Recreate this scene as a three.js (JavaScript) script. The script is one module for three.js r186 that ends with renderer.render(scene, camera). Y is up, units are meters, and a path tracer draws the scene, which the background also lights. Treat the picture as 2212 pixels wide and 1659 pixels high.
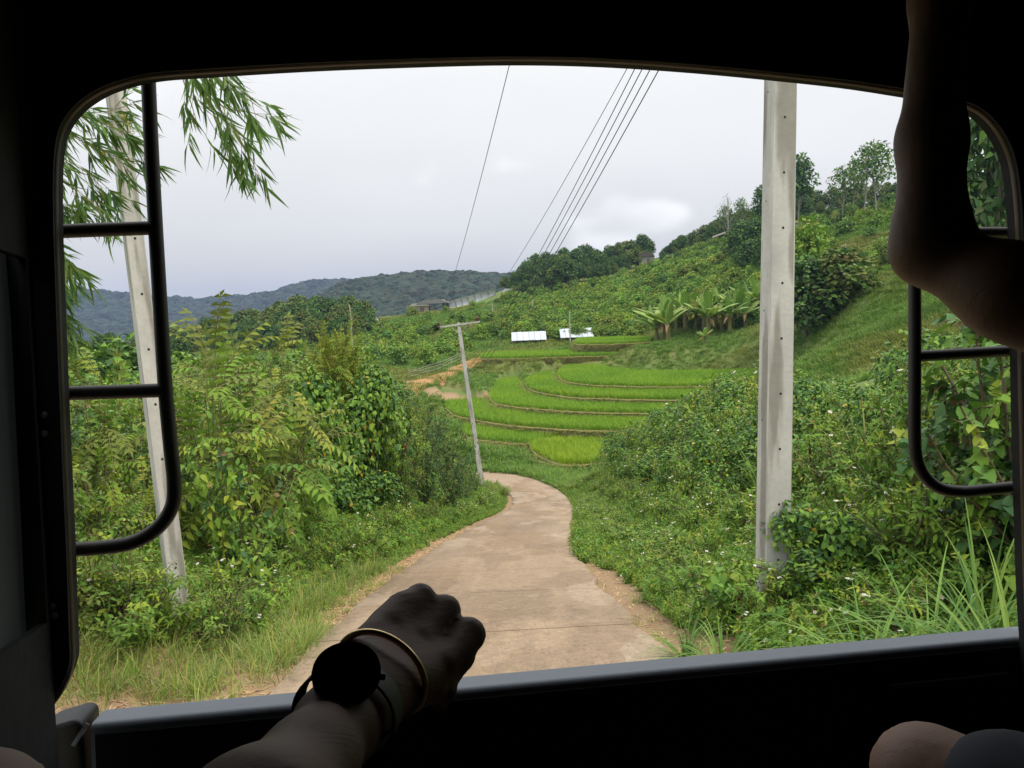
import * as THREE from 'three';
import { mergeGeometries } from 'three/addons/utils/BufferGeometryUtils.js';

// ───────────────────────── camera, sky, sun, exposure ─────────────────────────
const CAMH = 1.9, PXW = 2212, PXH = 1659, FOC = 1700;
const scene = new THREE.Scene();
const camera = new THREE.PerspectiveCamera(2 * Math.atan(PXH / 2 / FOC) * 180 / Math.PI, 4 / 3, 0.02, 9000);
camera.position.set(0, CAMH, 0);
camera.rotation.set(-6.0 * Math.PI / 180, 0, -2.2 * Math.PI / 180, 'YXZ');
camera.updateMatrixWorld(true);
const renderer = new THREE.WebGLRenderer({ antialias: true });
renderer.toneMapping = THREE.LinearToneMapping;
renderer.toneMappingExposure = 1.62;
renderer.shadowMap.enabled = true;

const rng = (s) => () => { s |= 0; s = s + 0x6D2B79F5 | 0; let t = Math.imul(s ^ s >>> 15, 1 | s); t = t + Math.imul(t ^ t >>> 7, 61 | t) ^ t; return ((t ^ t >>> 14) >>> 0) / 4294967296; };
let R = rng(7);
const rr = (a, b) => a + (b - a) * R();
const hash = (x, y, z) => { let h = Math.imul(x | 0, 374761393) + Math.imul(y | 0, 668265263) + Math.imul(z | 0, 1274126177); h = Math.imul(h ^ h >>> 13, 1274126177); return ((h ^ h >>> 16) >>> 0) / 4294967296; };
const sm = (t) => t * t * (3 - 2 * t);
const lerp = (a, b, t) => a + (b - a) * t;
const clamp = (v, a, b) => Math.min(b, Math.max(a, v));
const step = (a, b, v) => sm(clamp((v - a) / (b - a), 0, 1));
function noise(x, y, z = 0) {
  const xi = Math.floor(x), yi = Math.floor(y), zi = Math.floor(z), u = sm(x - xi), v = sm(y - yi), w = sm(z - zi);
  const p = (k) => lerp(lerp(hash(xi, yi, zi + k), hash(xi + 1, yi, zi + k), u), lerp(hash(xi, yi + 1, zi + k), hash(xi + 1, yi + 1, zi + k), u), v);
  return lerp(p(0), p(1), w);
}
function fbm(x, y, z = 0, o = 4) { let s = 0, a = 0.5, n = 0; for (let i = 0; i < o; i++) { s += a * noise(x, y, z); n += a; a *= 0.5; x *= 2.03; y *= 2.03; z *= 2.03; } return s / n; }

// overcast sky: even grey cloud, a little brighter overhead, thinner cloud in streaks
{
  const w = 1024, h = 512, d = new Float32Array(w * h * 4);
  for (let j = 0; j < h; j++) {
    const el = ((j + 0.5) / h - 0.5) * Math.PI, sy = Math.sin(el), cy = Math.cos(el);
    for (let i = 0; i < w; i++) {
      const az = ((i + 0.5) / w - 0.5) * 2 * Math.PI, x = cy * Math.cos(az), z = cy * Math.sin(az);
      const q = 1 / (Math.max(sy, 0) + 0.22);
      const c1 = fbm(x * q * 0.9 + 5.2, z * q * 0.9 + 1.7, sy * 3, 5);
      const c2 = fbm(x * q * 2.2 + 11, z * q * 1.6 + 31, sy * 2, 5);
      let L = 0.445 + 0.66 * Math.max(sy, 0) + 0.11 * (c1 - 0.5);
      const thin = step(0.56, 0.68, c2) * step(0.40, 0.60, c1);
      L += 0.17 * thin;
      if (sy < 0) L *= lerp(1, 0.4, clamp(-sy * 4, 0, 1));
      const k = (j * w + i) * 4, warm = thin;
      d[k] = L * lerp(0.982, 1.0, warm); d[k + 1] = L * lerp(0.997, 1.0, warm); d[k + 2] = L * lerp(1.014, 1.0, warm); d[k + 3] = 1;
    }
  }
  const t = new THREE.DataTexture(d, w, h, THREE.RGBAFormat, THREE.FloatType);
  t.mapping = THREE.EquirectangularReflectionMapping; t.magFilter = t.minFilter = THREE.LinearFilter; t.wrapS = THREE.RepeatWrapping; t.needsUpdate = true;
  scene.background = t; scene.environment = t;
}
const sun = new THREE.DirectionalLight(0xfff3e2, 1.5);
sun.position.set(45, 95, 25); sun.castShadow = true; sun.shadow.radius = 40;
sun.shadow.camera.left = sun.shadow.camera.bottom = -120; sun.shadow.camera.right = sun.shadow.camera.top = 120; sun.shadow.camera.far = 400;
scene.add(sun);
scene.fog = new THREE.FogExp2(0x9fb6ea, 0.00016);

// ───────────────────────── helpers ─────────────────────────
const V = (x, y, z) => new THREE.Vector3(x, y, z);
// a reading of the photograph (2212 x 1659) and a distance along the view -> a point of the place
const P = (px, py, d) => V((px - PXW / 2) / FOC * d, -(py - PXH / 2) / FOC * d, -d).applyMatrix4(camera.matrixWorld);
const CS = (x, y, z) => V(x, y, z).applyMatrix4(camera.matrixWorld);
function onLevel(px, py, y) { const a = P(px, py, 1).sub(camera.position); const t = (y - camera.position.y) / a.y; return camera.position.clone().addScaledVector(a, t); }
const names = new Map();
function numbered(n) { const k = names.get(n) || 0; names.set(n, k + 1); return k ? n + '_' + String(k).padStart(3, '0') : n; }
function tag(o, label, category, group, kind) { if (label) o.userData.label = label; if (category) o.userData.category = category; if (group) o.userData.group = group; if (kind) o.userData.kind = kind; return o; }
function mesh(name, geo, mat, parent) { const m = new THREE.Mesh(geo, mat); m.castShadow = m.receiveShadow = true; m.name = parent && parent !== scene ? name : numbered(name); (parent || scene).add(m); return m; }
function thing(name, label, category, pos, group) { const g = new THREE.Group(); g.name = numbered(name); if (pos) g.position.copy(pos); scene.add(g); return tag(g, label, category, group); }
function copy(o, label, group) { const c = o.clone(); c.name = numbered(o.name.replace(/_\d{3}$/, '')); c.userData = { ...o.userData }; if (label) c.userData.label = label; if (group) c.userData.group = group; scene.add(c); return c; }
const std = (r, g, b, rough = 0.85, o = {}) => new THREE.MeshStandardMaterial({ color: new THREE.Color().setRGB(r, g, b), roughness: rough, metalness: 0, ...o });
function dataTex(w, h, fn, srgb = false) {
  const d = new Uint8Array(w * h * 4);
  for (let j = 0; j < h; j++) for (let i = 0; i < w; i++) { const c = fn(i, j), k = (j * w + i) * 4; d[k] = clamp(c[0], 0, 1) * 255; d[k + 1] = clamp(c[1], 0, 1) * 255; d[k + 2] = clamp(c[2], 0, 1) * 255; d[k + 3] = 255; }
  const t = new THREE.DataTexture(d, w, h); t.wrapS = t.wrapT = THREE.RepeatWrapping; t.magFilter = THREE.LinearFilter; t.minFilter = THREE.LinearMipmapLinearFilter; t.generateMipmaps = true; if (srgb) t.colorSpace = THREE.SRGBColorSpace; t.needsUpdate = true; return t;
}
const tileNoise = (x, y, p, s) => { // noise that wraps after p cells
  const xi = Math.floor(x), yi = Math.floor(y), u = sm(x - xi), v = sm(y - yi), m = (a) => ((a % p) + p) % p;
  return lerp(lerp(hash(m(xi), m(yi), s), hash(m(xi + 1), m(yi), s), u), lerp(hash(m(xi), m(yi + 1), s), hash(m(xi + 1), m(yi + 1), s), u), v);
};
const grain = dataTex(256, 256, (i, j) => { let s = 0; for (const [p, a] of [[16, 0.35], [48, 0.3], [110, 0.35]]) s += a * tileNoise(i / 256 * p, j / 256 * p, p, p); return [s, s, s]; });
function box(w, h, d, x = 0, y = 0, z = 0) { const g = new THREE.BoxGeometry(w, h, d); g.translate(x, y, z); return g; }
function tube(pts, r, rad = 10, seg = 0, closed = false) { return new THREE.TubeGeometry(new THREE.CatmullRomCurve3(pts, closed, 'centripetal'), seg || pts.length * 6, r, rad, closed); }
function strip(g) { for (const k of Object.keys(g.attributes)) if (!['position', 'normal', 'uv'].includes(k)) g.deleteAttribute(k); return g; }
const merge = (a) => mergeGeometries(a.map((g) => strip(g.index ? g.toNonIndexed() : g)), false);

// a growing mesh of leaves, blades and stems with one colour for each
class Buf {
  constructor() { this.p = []; this.c = []; this.i = []; }
  v(x, y, z, c) { this.p.push(x, y, z); this.c.push(c[0], c[1], c[2]); return this.p.length / 3 - 1; }
  t(a, b, c) { this.i.push(a, b, c); }
  geo() {
    const g = new THREE.BufferGeometry();
    g.setAttribute('position', new THREE.Float32BufferAttribute(this.p, 3)); g.setAttribute('color', new THREE.Float32BufferAttribute(this.c, 3));
    g.setIndex(this.i); g.computeVertexNormals(); return g;
  }
}
const vv = (c, amt = 0.18) => { const k = 1 + (R() - 0.5) * 2 * amt, h = (R() - 0.5) * amt * 0.7; return [c[0] * k * (1 + h), c[1] * k, c[2] * k * (1 - h)]; };
const pick = (pal) => { let s = 0; for (const e of pal) s += e[1]; let t = R() * s; for (const e of pal) { t -= e[1]; if (t <= 0) return vv(e[0]); } return vv(pal[0][0]); };
const tmpA = V(), tmpB = V(), tmpC = V();
// one leaf: o origin, a axis, n rough upward normal; prof = half widths at 1/3 and 2/3
function leaf(B, o, a, n, len, wid, col, { fold = 0.25, droop = 0.25, fine = true, w1 = 1, w2 = 0.75, heart = 0 } = {}) {
  const s = tmpA.crossVectors(a, n).normalize().clone(), up = tmpB.crossVectors(s, a).normalize().clone();
  const at = (t, l, f) => { const d = -droop * len * t * t; return B.v(o.x + a.x * len * t + s.x * l + up.x * (f + d), o.y + a.y * len * t + s.y * l + up.y * (f + d), o.z + a.z * len * t + s.z * l + up.z * (f + d), col); };
  const h = wid / 2;
  if (!fine) { const b = at(0, 0, 0), l = at(0.42, -h, h * fold), r = at(0.42, h, h * fold), e = at(1, 0, 0); B.t(b, r, e); B.t(b, e, l); return; }
  const b = at(0, 0, 0), l1 = at(0.28 - heart * 0.3, -h * w1, h * fold), c1 = at(0.33, 0, 0), r1 = at(0.28 - heart * 0.3, h * w1, h * fold), l2 = at(0.66, -h * w2, h * fold * w2), r2 = at(0.66, h * w2, h * fold * w2), c2 = at(0.66, 0, 0), e = at(1, 0, 0);
  B.t(b, c1, l1); B.t(b, r1, c1); B.t(l1, c1, c2); B.t(l1, c2, l2); B.t(c1, r1, r2); B.t(c1, r2, c2); B.t(l2, c2, e); B.t(c2, r2, e);
}
// a long blade with n segments that bends over
function blade(B, o, dir, len, wid, bend, col, n = 4, flat = null) {
  const a = dir.clone().normalize(), hor = V(a.x, 0, a.z); if (hor.lengthSq() < 1e-4) hor.set(R() - 0.5, 0, R() - 0.5); hor.normalize();
  const s = flat || V(-hor.z, 0, hor.x); let p = o.clone(), pl = -1, pr = -1;
  for (let k = 0; k <= n; k++) {
    const t = k / n, w = wid / 2 * (t < 0.15 ? 0.7 + 2 * t : 1) * (1 - Math.pow(t, 2.2));
    if (k === n) { const e = B.v(p.x, p.y, p.z, col); B.t(pl, pr, e); break; }
    const l = B.v(p.x - s.x * w, p.y - s.y * w, p.z - s.z * w, col), r = B.v(p.x + s.x * w, p.y + s.y * w, p.z + s.z * w, col);
    if (pl >= 0) { B.t(pl, pr, r); B.t(pl, r, l); } pl = l; pr = r;
    p.addScaledVector(a, len / n); a.addScaledVector(hor, bend / n * 0.55); a.y -= bend / n; a.normalize();
  }
}
// a tapering stem with k sides through points
function stem(B, pts, r0, r1, col, k = 4) {
  let prev = null;
  for (let q = 0; q < pts.length; q++) {
    const d = tmpC.subVectors(pts[Math.min(q + 1, pts.length - 1)], pts[Math.max(q - 1, 0)]).normalize(), s = V(d.y, d.z, d.x).cross(d).normalize(), u = V().crossVectors(d, s), r = lerp(r0, r1, q / (pts.length - 1)), ring = [];
    for (let m = 0; m < k; m++) { const a = m / k * 2 * Math.PI, c = Math.cos(a) * r, e = Math.sin(a) * r; ring.push(B.v(pts[q].x + s.x * c + u.x * e, pts[q].y + s.y * c + u.y * e, pts[q].z + s.z * c + u.z * e, col)); }
    if (prev) for (let m = 0; m < k; m++) { const b = (m + 1) % k; B.t(prev[m], prev[b], ring[b]); B.t(prev[m], ring[b], ring[m]); }
    prev = ring;
  }
}
const leafMat = (through = 0.35, rough = 0.55) => new THREE.MeshPhysicalMaterial({ color: 0xffffff, vertexColors: true, roughness: rough, transmission: through, thickness: 0, side: THREE.DoubleSide, specularIntensity: 0.45 });
const M = {
  leaf: leafMat(0.35, 0.75), glossy: leafMat(0.3, 0.62), grass: leafMat(0.35, 0.8), bark: std(1, 1, 1, 0.95, { vertexColors: true }),
  petal: leafMat(0.3, 0.9),
};

// ───────────────────────── the road's line and the lie of the land ─────────────────────────
const roadPts = [V(0.35, 0.55, 9), V(0.1, 0.18, 4), V(-0.1, -0.02, 0), V(-0.22, -0.42, -3.2), P(1032, 1418, 6.4), P(1036, 1325, 8.3), P(1052, 1260, 10.8), P(1083, 1190, 15.7), P(1140, 1128, 25), P(1170, 1092, 38), P(1150, 1060, 48), P(1085, 1035, 55), P(960, 1025, 60), P(760, 1020, 66)];
const roadCurve = new THREE.CatmullRomCurve3(roadPts, false, 'centripetal');
const roadLen = roadCurve.getLength(), NR = 500;
const roadS = roadCurve.getSpacedPoints(NR);
const roadSide = roadS.map((p, i) => { const d = V().subVectors(roadS[Math.min(i + 1, NR)], roadS[Math.max(i - 1, 0)]); return V(-d.z, 0, d.x).normalize(); }); // points right when walking away
function roadNear(x, z) { let b = 1e9, k = 0; for (let i = 0; i <= NR; i += 4) { const q = (roadS[i].x - x) ** 2 + (roadS[i].z - z) ** 2; if (q < b) { b = q; k = i; } } const k0 = Math.max(0, k - 4), k1 = Math.min(NR, k + 4); for (let i = k0; i <= k1; i++) { const q = (roadS[i].x - x) ** 2 + (roadS[i].z - z) ** 2; if (q < b) { b = q; k = i; } } const s = (x - roadS[k].x) * roadSide[k].x + (z - roadS[k].z) * roadSide[k].z; return { d: Math.sqrt(b), s, y: roadS[k].y, k }; }
const ROADW = 1.48;

// the terraces' outlines, read from the photograph, each on its own level
const zo = (X, Y) => [(850 + X / 2.3698) * 0.864, (550 + Y / 2.3698) * 0.864];
const terraceDefs = [
  { y: -12.45, left: [], lip: [[1125, 1335], [1150, 1380], [1230, 1425], [1340, 1455], [1500, 1450], [1640, 1420]], back: [[1640, 1320], [1480, 1302], [1290, 1310]], note: 'pale green rice plot in the valley bottom beside the road bend' },
  { y: -12.3, left: [[720, 1195]], lip: [[735, 1262], [790, 1300], [880, 1313], [960, 1320], [1100, 1330], [1190, 1308], [1310, 1290]], note: 'lowest curved rice terrace just behind the leaning pole' },
  { y: -11.6, left: [[600, 1015], [590, 1045], [605, 1085]], lip: [[640, 1130], [700, 1165], [850, 1195], [1000, 1218], [1200, 1235], [1450, 1250], [1640, 1255]], note: 'second rice terrace from the valley bottom, widest of the steps' },
  { y: -10.9, left: [[1040, 930], [935, 965], [900, 1010]], lip: [[890, 1060], [930, 1090], [1000, 1105], [1150, 1120], [1300, 1132], [1500, 1142], [1900, 1150], [2250, 1150]], note: 'third rice terrace from the valley bottom' },
  { y: -10.3, left: [[1260, 890], [1160, 925], [1108, 955]], lip: [[1105, 980], [1140, 1010], [1250, 1035], [1400, 1055], [1600, 1062], [1820, 1068], [2200, 1068], [2380, 1064]], note: 'fourth rice terrace, second below the dry grassy bank' },
  { y: -9.7, left: [[1620, 826], [1450, 840], [1340, 866]], lip: [[1298, 912], [1320, 950], [1400, 970], [1600, 985], [1800, 990], [2038, 990], [2300, 985], [2480, 978]], back: [[2480, 898], [2300, 903], [2038, 910], [1800, 905], [1600, 888], [1545, 872], [1640, 842]], note: 'uppermost curved rice terrace at the foot of the dry grassy bank' },
  { y: -8.3, left: [[850, 800]], lip: [[845, 824], [1000, 824], [1200, 818], [1400, 812], [1640, 804]], back: [[1660, 785], [1400, 783], [1100, 790]], note: 'narrow rice strip above the orange earth bank' },
  { y: -6.8, left: [[1415, 712]], lip: [[1412, 738], [1550, 738], [1700, 734], [1835, 724]], back: [[1840, 706], [1650, 704], [1500, 708]], note: 'highest narrow rice strip right of the metal roofed sheds' },
];
for (const t of terraceDefs) { t.Y = CAMH + t.y; const w = (a) => a.map(([X, Y]) => onLevel(...zo(X, Y), t.Y)); t.wl = w(t.left); t.wp = w(t.lip); t.wb = t.back ? w(t.back) : null; }
terraceDefs.forEach((t, i) => {
  const smooth = (a) => a.length > 2 ? new THREE.CatmullRomCurve3(a, false, 'centripetal').getPoints(a.length * 5) : a;
  const front = smooth([...t.wl, ...t.wp]);
  const back = t.wb || terraceDefs[i + 1].wp.map((p) => V(p.x + 0.3, t.Y, p.z - 1.6)).reverse();
  t.front = front; t.poly = [...front, ...back].map((p) => [p.x, p.z]);
});
function inside(poly, x, z) { let c = false; for (let i = 0, j = poly.length - 1; i < poly.length; j = i++) { const [xi, zi] = poly[i], [xj, zj] = poly[j]; if ((zi > z) !== (zj > z) && x < (xj - xi) * (z - zi) / (zj - zi) + xi) c = !c; } return c; }

// control points of the ground: photograph readings with distances
const G = [];
for (let i = 0; i <= NR; i += 14) { const p = roadS[i], s = roadSide[i]; for (const o of [-2.2, 0, 2.2]) G.push(V(p.x + s.x * o, p.y - 0.03, p.z + s.z * o)); }
const gp = (...a) => a.forEach(([x, y, d, up = 0]) => { const p = P(x, y, d); p.y += up; G.push(p); });
gp([380, 1300, 7.0], [1668, 1225, 7.0], [250, 1530, 5.2], [1950, 1400, 5.6], [2150, 1250, 6.2], [1500, 1180, 12], [1700, 1010, 16], [2000, 1000, 14], [2300, 1000, 10],
  [1400, 1060, 26], [1500, 980, 34], [1650, 890, 44], [1320, 1010, 45],
  [150, 1120, 14], [550, 1100, 15], [800, 1060, 22], [900, 1030, 32], [985, 1032, 44], [300, 960, 24], [600, 950, 30],
  [700, 900, 50], [850, 930, 60], [950, 960, 66],
  [1250, 1045, 52], [1220, 1000, 61], [1100, 985, 64], [1250, 985, 64],
  [985, 930, 74, -0.2], [1140, 945, 70, -0.2], [960, 880, 88], [1110, 890, 80, -0.6], [1150, 850, 92, -0.3], [1300, 880, 82, -0.5], [1500, 860, 84, -0.6], [1300, 815, 102, -0.2], [1480, 825, 97, -0.3], [1650, 850, 84, -0.4],
  [1500, 780, 106], [1650, 785, 96], [1330, 775, 116],
  [900, 832, 96], [940, 812, 106], [1000, 800, 112], [1060, 800, 113], [960, 842, 93],
  [1100, 768, 123], [1300, 766, 122], [1150, 738, 140], [1280, 732, 138], [1400, 732, 131], [1500, 728, 116], [1450, 718, 124], [1550, 714, 121], [1640, 700, 116],
  [1700, 800, 68], [1800, 792, 60], [1930, 780, 54], [1930, 700, 66], [1850, 650, 84], [1740, 660, 95], [1980, 620, 80],
  [1500, 700, 128], [1400, 700, 146], [1200, 700, 162], [1050, 715, 160], [900, 720, 175], [820, 740, 170], [880, 770, 140],
  [1450, 592, 205], [1300, 614, 228], [1100, 624, 255], [1000, 662, 258], [940, 674, 252], [850, 682, 245], [780, 690, 250],
  [1350, 580, 252], [1450, 553, 250], [1600, 522, 210], [1750, 522, 165], [1900, 492, 148], [1650, 620, 140],
  [1200, 592, 285], [1400, 563, 285], [1500, 546, 280], [1650, 492, 262], [1750, 458, 245], [1900, 440, 225], [2100, 400, 190], [2300, 420, 150], [2200, 560, 90], [2250, 700, 45], [2250, 850, 22],
  [700, 790, 110], [500, 800, 120], [300, 830, 95], [150, 840, 85], [420, 765, 170], [200, 785, 160], [650, 745, 190], [60, 820, 60], [-150, 900, 40]);
G.push(V(-12, 0.2, 2), V(12, 1.3, 2), V(-12, 0.9, 12), V(12, 2.2, 14), V(-30, -0.5, 0), V(30, 5, 0), V(-80, -14, -60), V(90, 22, -40), V(-240, -60, -260), V(-120, -45, -330), V(0, -30, -420), V(150, -5, -420), V(260, 30, -300), V(-60, 4, 60), V(80, 16, 60));
for (const t of terraceDefs) { for (const p of t.wp) G.push(V(p.x - 0.15, t.Y - 0.4, p.z + 0.9)); }
// thin plate spline through the control points
const tps = (() => {
  const n = G.length, S = 0.05, A = [], U = (r2) => r2 < 1e-12 ? 0 : 0.5 * r2 * Math.log(r2), N = n + 3;
  for (let i = 0; i < N; i++) A.push(new Float64Array(N + 1));
  for (let i = 0; i < n; i++) {
    for (let j = 0; j < n; j++) A[i][j] = U((G[i].x - G[j].x) ** 2 + (G[i].z - G[j].z) ** 2);
    A[i][i] += S; A[i][n] = A[n][i] = 1; A[i][n + 1] = A[n + 1][i] = G[i].x; A[i][n + 2] = A[n + 2][i] = G[i].z; A[i][N] = G[i].y;
  }
  for (let c = 0; c < N; c++) {
    let p = c; for (let r = c + 1; r < N; r++) if (Math.abs(A[r][c]) > Math.abs(A[p][c])) p = r;
    [A[c], A[p]] = [A[p], A[c]]; const q = A[c][c];
    for (let r = c + 1; r < N; r++) { const f = A[r][c] / q; if (f) for (let k = c; k <= N; k++) A[r][k] -= f * A[c][k]; }
  }
  const w = new Float64Array(N);
  for (let r = N - 1; r >= 0; r--) { let s = A[r][N]; for (let k = r + 1; k < N; k++) s -= A[r][k] * w[k]; w[r] = s / A[r][r]; }
  return (x, z) => { let s = w[n] + w[n + 1] * x + w[n + 2] * z; for (let i = 0; i < n; i++) s += w[i] * U((G[i].x - x) ** 2 + (G[i].z - z) ** 2); return s; };
})();
function ground(x, z) {
  const far = step(1, 1.35, Math.hypot(x / 330, (z + 120) / 380));
  let y = far < 1 ? tps(x, z) : 0; y = lerp(y, -75, far);
  y += (fbm(x * 0.35 + 9, z * 0.35, 2, 3) - 0.5) * 0.25 * step(2.5, 7, Math.abs(x) + 1) * (z < 2 ? 1 : 0.4);
  if (z > -75 && Math.abs(x) < 40) { const r = roadNear(x, z); if (r.d < 6) { const k = step(1.5, 3.6, r.d); y = lerp(r.y - 0.055 + (fbm(x * 2.1, z * 2.1, 1, 3) - 0.5) * 0.05, y, k); } }
  if (z < -50 && z > -160) for (const t of terraceDefs) if (inside(t.poly, x, z)) y = Math.max(Math.min(y, t.Y - 0.25), y - 0.8);
  return y;
}

let groundSheet = ground; // height of the sheet as it is drawn
// ───────────────────────── ground sheet ─────────────────────────
const dirtSpots = []; // filled in below: [x, z, radius]
[[250, 1540, 5.0, 2.2], [420, 1480, 5.6, 1.2], [540, 1400, 6.2, 0.8], [1500, 1420, 6.2, 0.9], [1420, 1340, 7.6, 0.7], [955, 842, 93, 2.6], [905, 830, 98, 2.2], [1010, 840, 93, 2.0], [1045, 836, 93, 1.6]].forEach(([x, y, d, r]) => { const p = P(x, y, d); dirtSpots.push([p.x, p.z, r]); });
{
  const xs = [], zs = [], nx = 330, nz = 360;
  for (let i = 0; i <= nx; i++) { const t = i / nx * 2 - 1; xs.push(Math.sinh(t * 5.9) / Math.sinh(5.9) * 2600); }
  for (let j = 0; j <= nz; j++) { const t = j / nz; zs.push(14 - (Math.sinh(t * 6.0) / Math.sinh(6.0)) * 3000); }
  const pos = [], col = [], uv = [], idx = [];
  for (const z of zs) for (const x of xs) {
    const y = ground(x, z); pos.push(x, y, z); uv.push(x, z);
    const n1 = fbm(x * 0.13 + 3, z * 0.13, 4, 4), n2 = fbm(x * 0.9, z * 0.9, 7, 3);
    let c = [lerp(0.085, 0.12, n1), lerp(0.145, 0.18, n1), lerp(0.024, 0.036, n2)];
    let dirt = step(0.66, 0.78, n2 * 0.5 + n1 * 0.5);
    if (z > -75 && Math.abs(x) < 40) { const r = roadNear(x, z); dirt = Math.max(dirt, 1 - step(1.9, 2.5 + 1.2 * (n2 - 0.5), r.d)); }
    for (const [dx, dz, dr] of dirtSpots) dirt = Math.max(dirt, 1 - step(0.75, 1.1, Math.hypot(x - dx, z - dz) / dr + (n2 - 0.5) * 0.7));
    const e = [lerp(0.27, 0.37, n2), lerp(0.175, 0.25, n2), lerp(0.095, 0.145, n2)];
    const dry = z < -60 ? step(0.5, 0.7, n1) * 0.5 : 0;
    c = c.map((q, k) => lerp(lerp(q, [0.19, 0.17, 0.05][k], dry), e[k], dirt));
    col.push(...c);
  }
  const S1 = Math.sinh(5.9), S2 = Math.sinh(6.0);
  groundSheet = (x, z) => { const fi = clamp((Math.asinh(x / 2600 * S1) / 5.9 + 1) / 2 * nx, 0, nx - 1e-6), fj = clamp(Math.asinh((14 - z) / 3000 * S2) / 6.0 * nz, 0, nz - 1e-6), i = Math.floor(fi), j = Math.floor(fj), u = (x - xs[i]) / (xs[i + 1] - xs[i]), v = (z - zs[j]) / (zs[j + 1] - zs[j]), h = (a, b) => pos[(b * (nx + 1) + a) * 3 + 1]; return u + v < 1 ? h(i, j) * (1 - u - v) + h(i + 1, j) * u + h(i, j + 1) * v : h(i + 1, j + 1) * (u + v - 1) + h(i + 1, j) * (1 - v) + h(i, j + 1) * (1 - u); };
  for (let j = 0; j < nz; j++) for (let i = 0; i < nx; i++) { const a = j * (nx + 1) + i, b = a + 1, c = a + nx + 1, d = c + 1; idx.push(a, b, c, b, d, c); }
  const g = new THREE.BufferGeometry(); g.setAttribute('position', new THREE.Float32BufferAttribute(pos, 3)); g.setAttribute('color', new THREE.Float32BufferAttribute(col, 3)); g.setAttribute('uv', new THREE.Float32BufferAttribute(uv, 2)); g.setIndex(idx); g.computeVertexNormals();
  const m = std(1, 1, 1, 0.97, { vertexColors: true, bumpMap: grain, bumpScale: 0.03 });
  tag(mesh('ground', g, m), null, null, null, 'structure');
}
console.log('ground');

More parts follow.
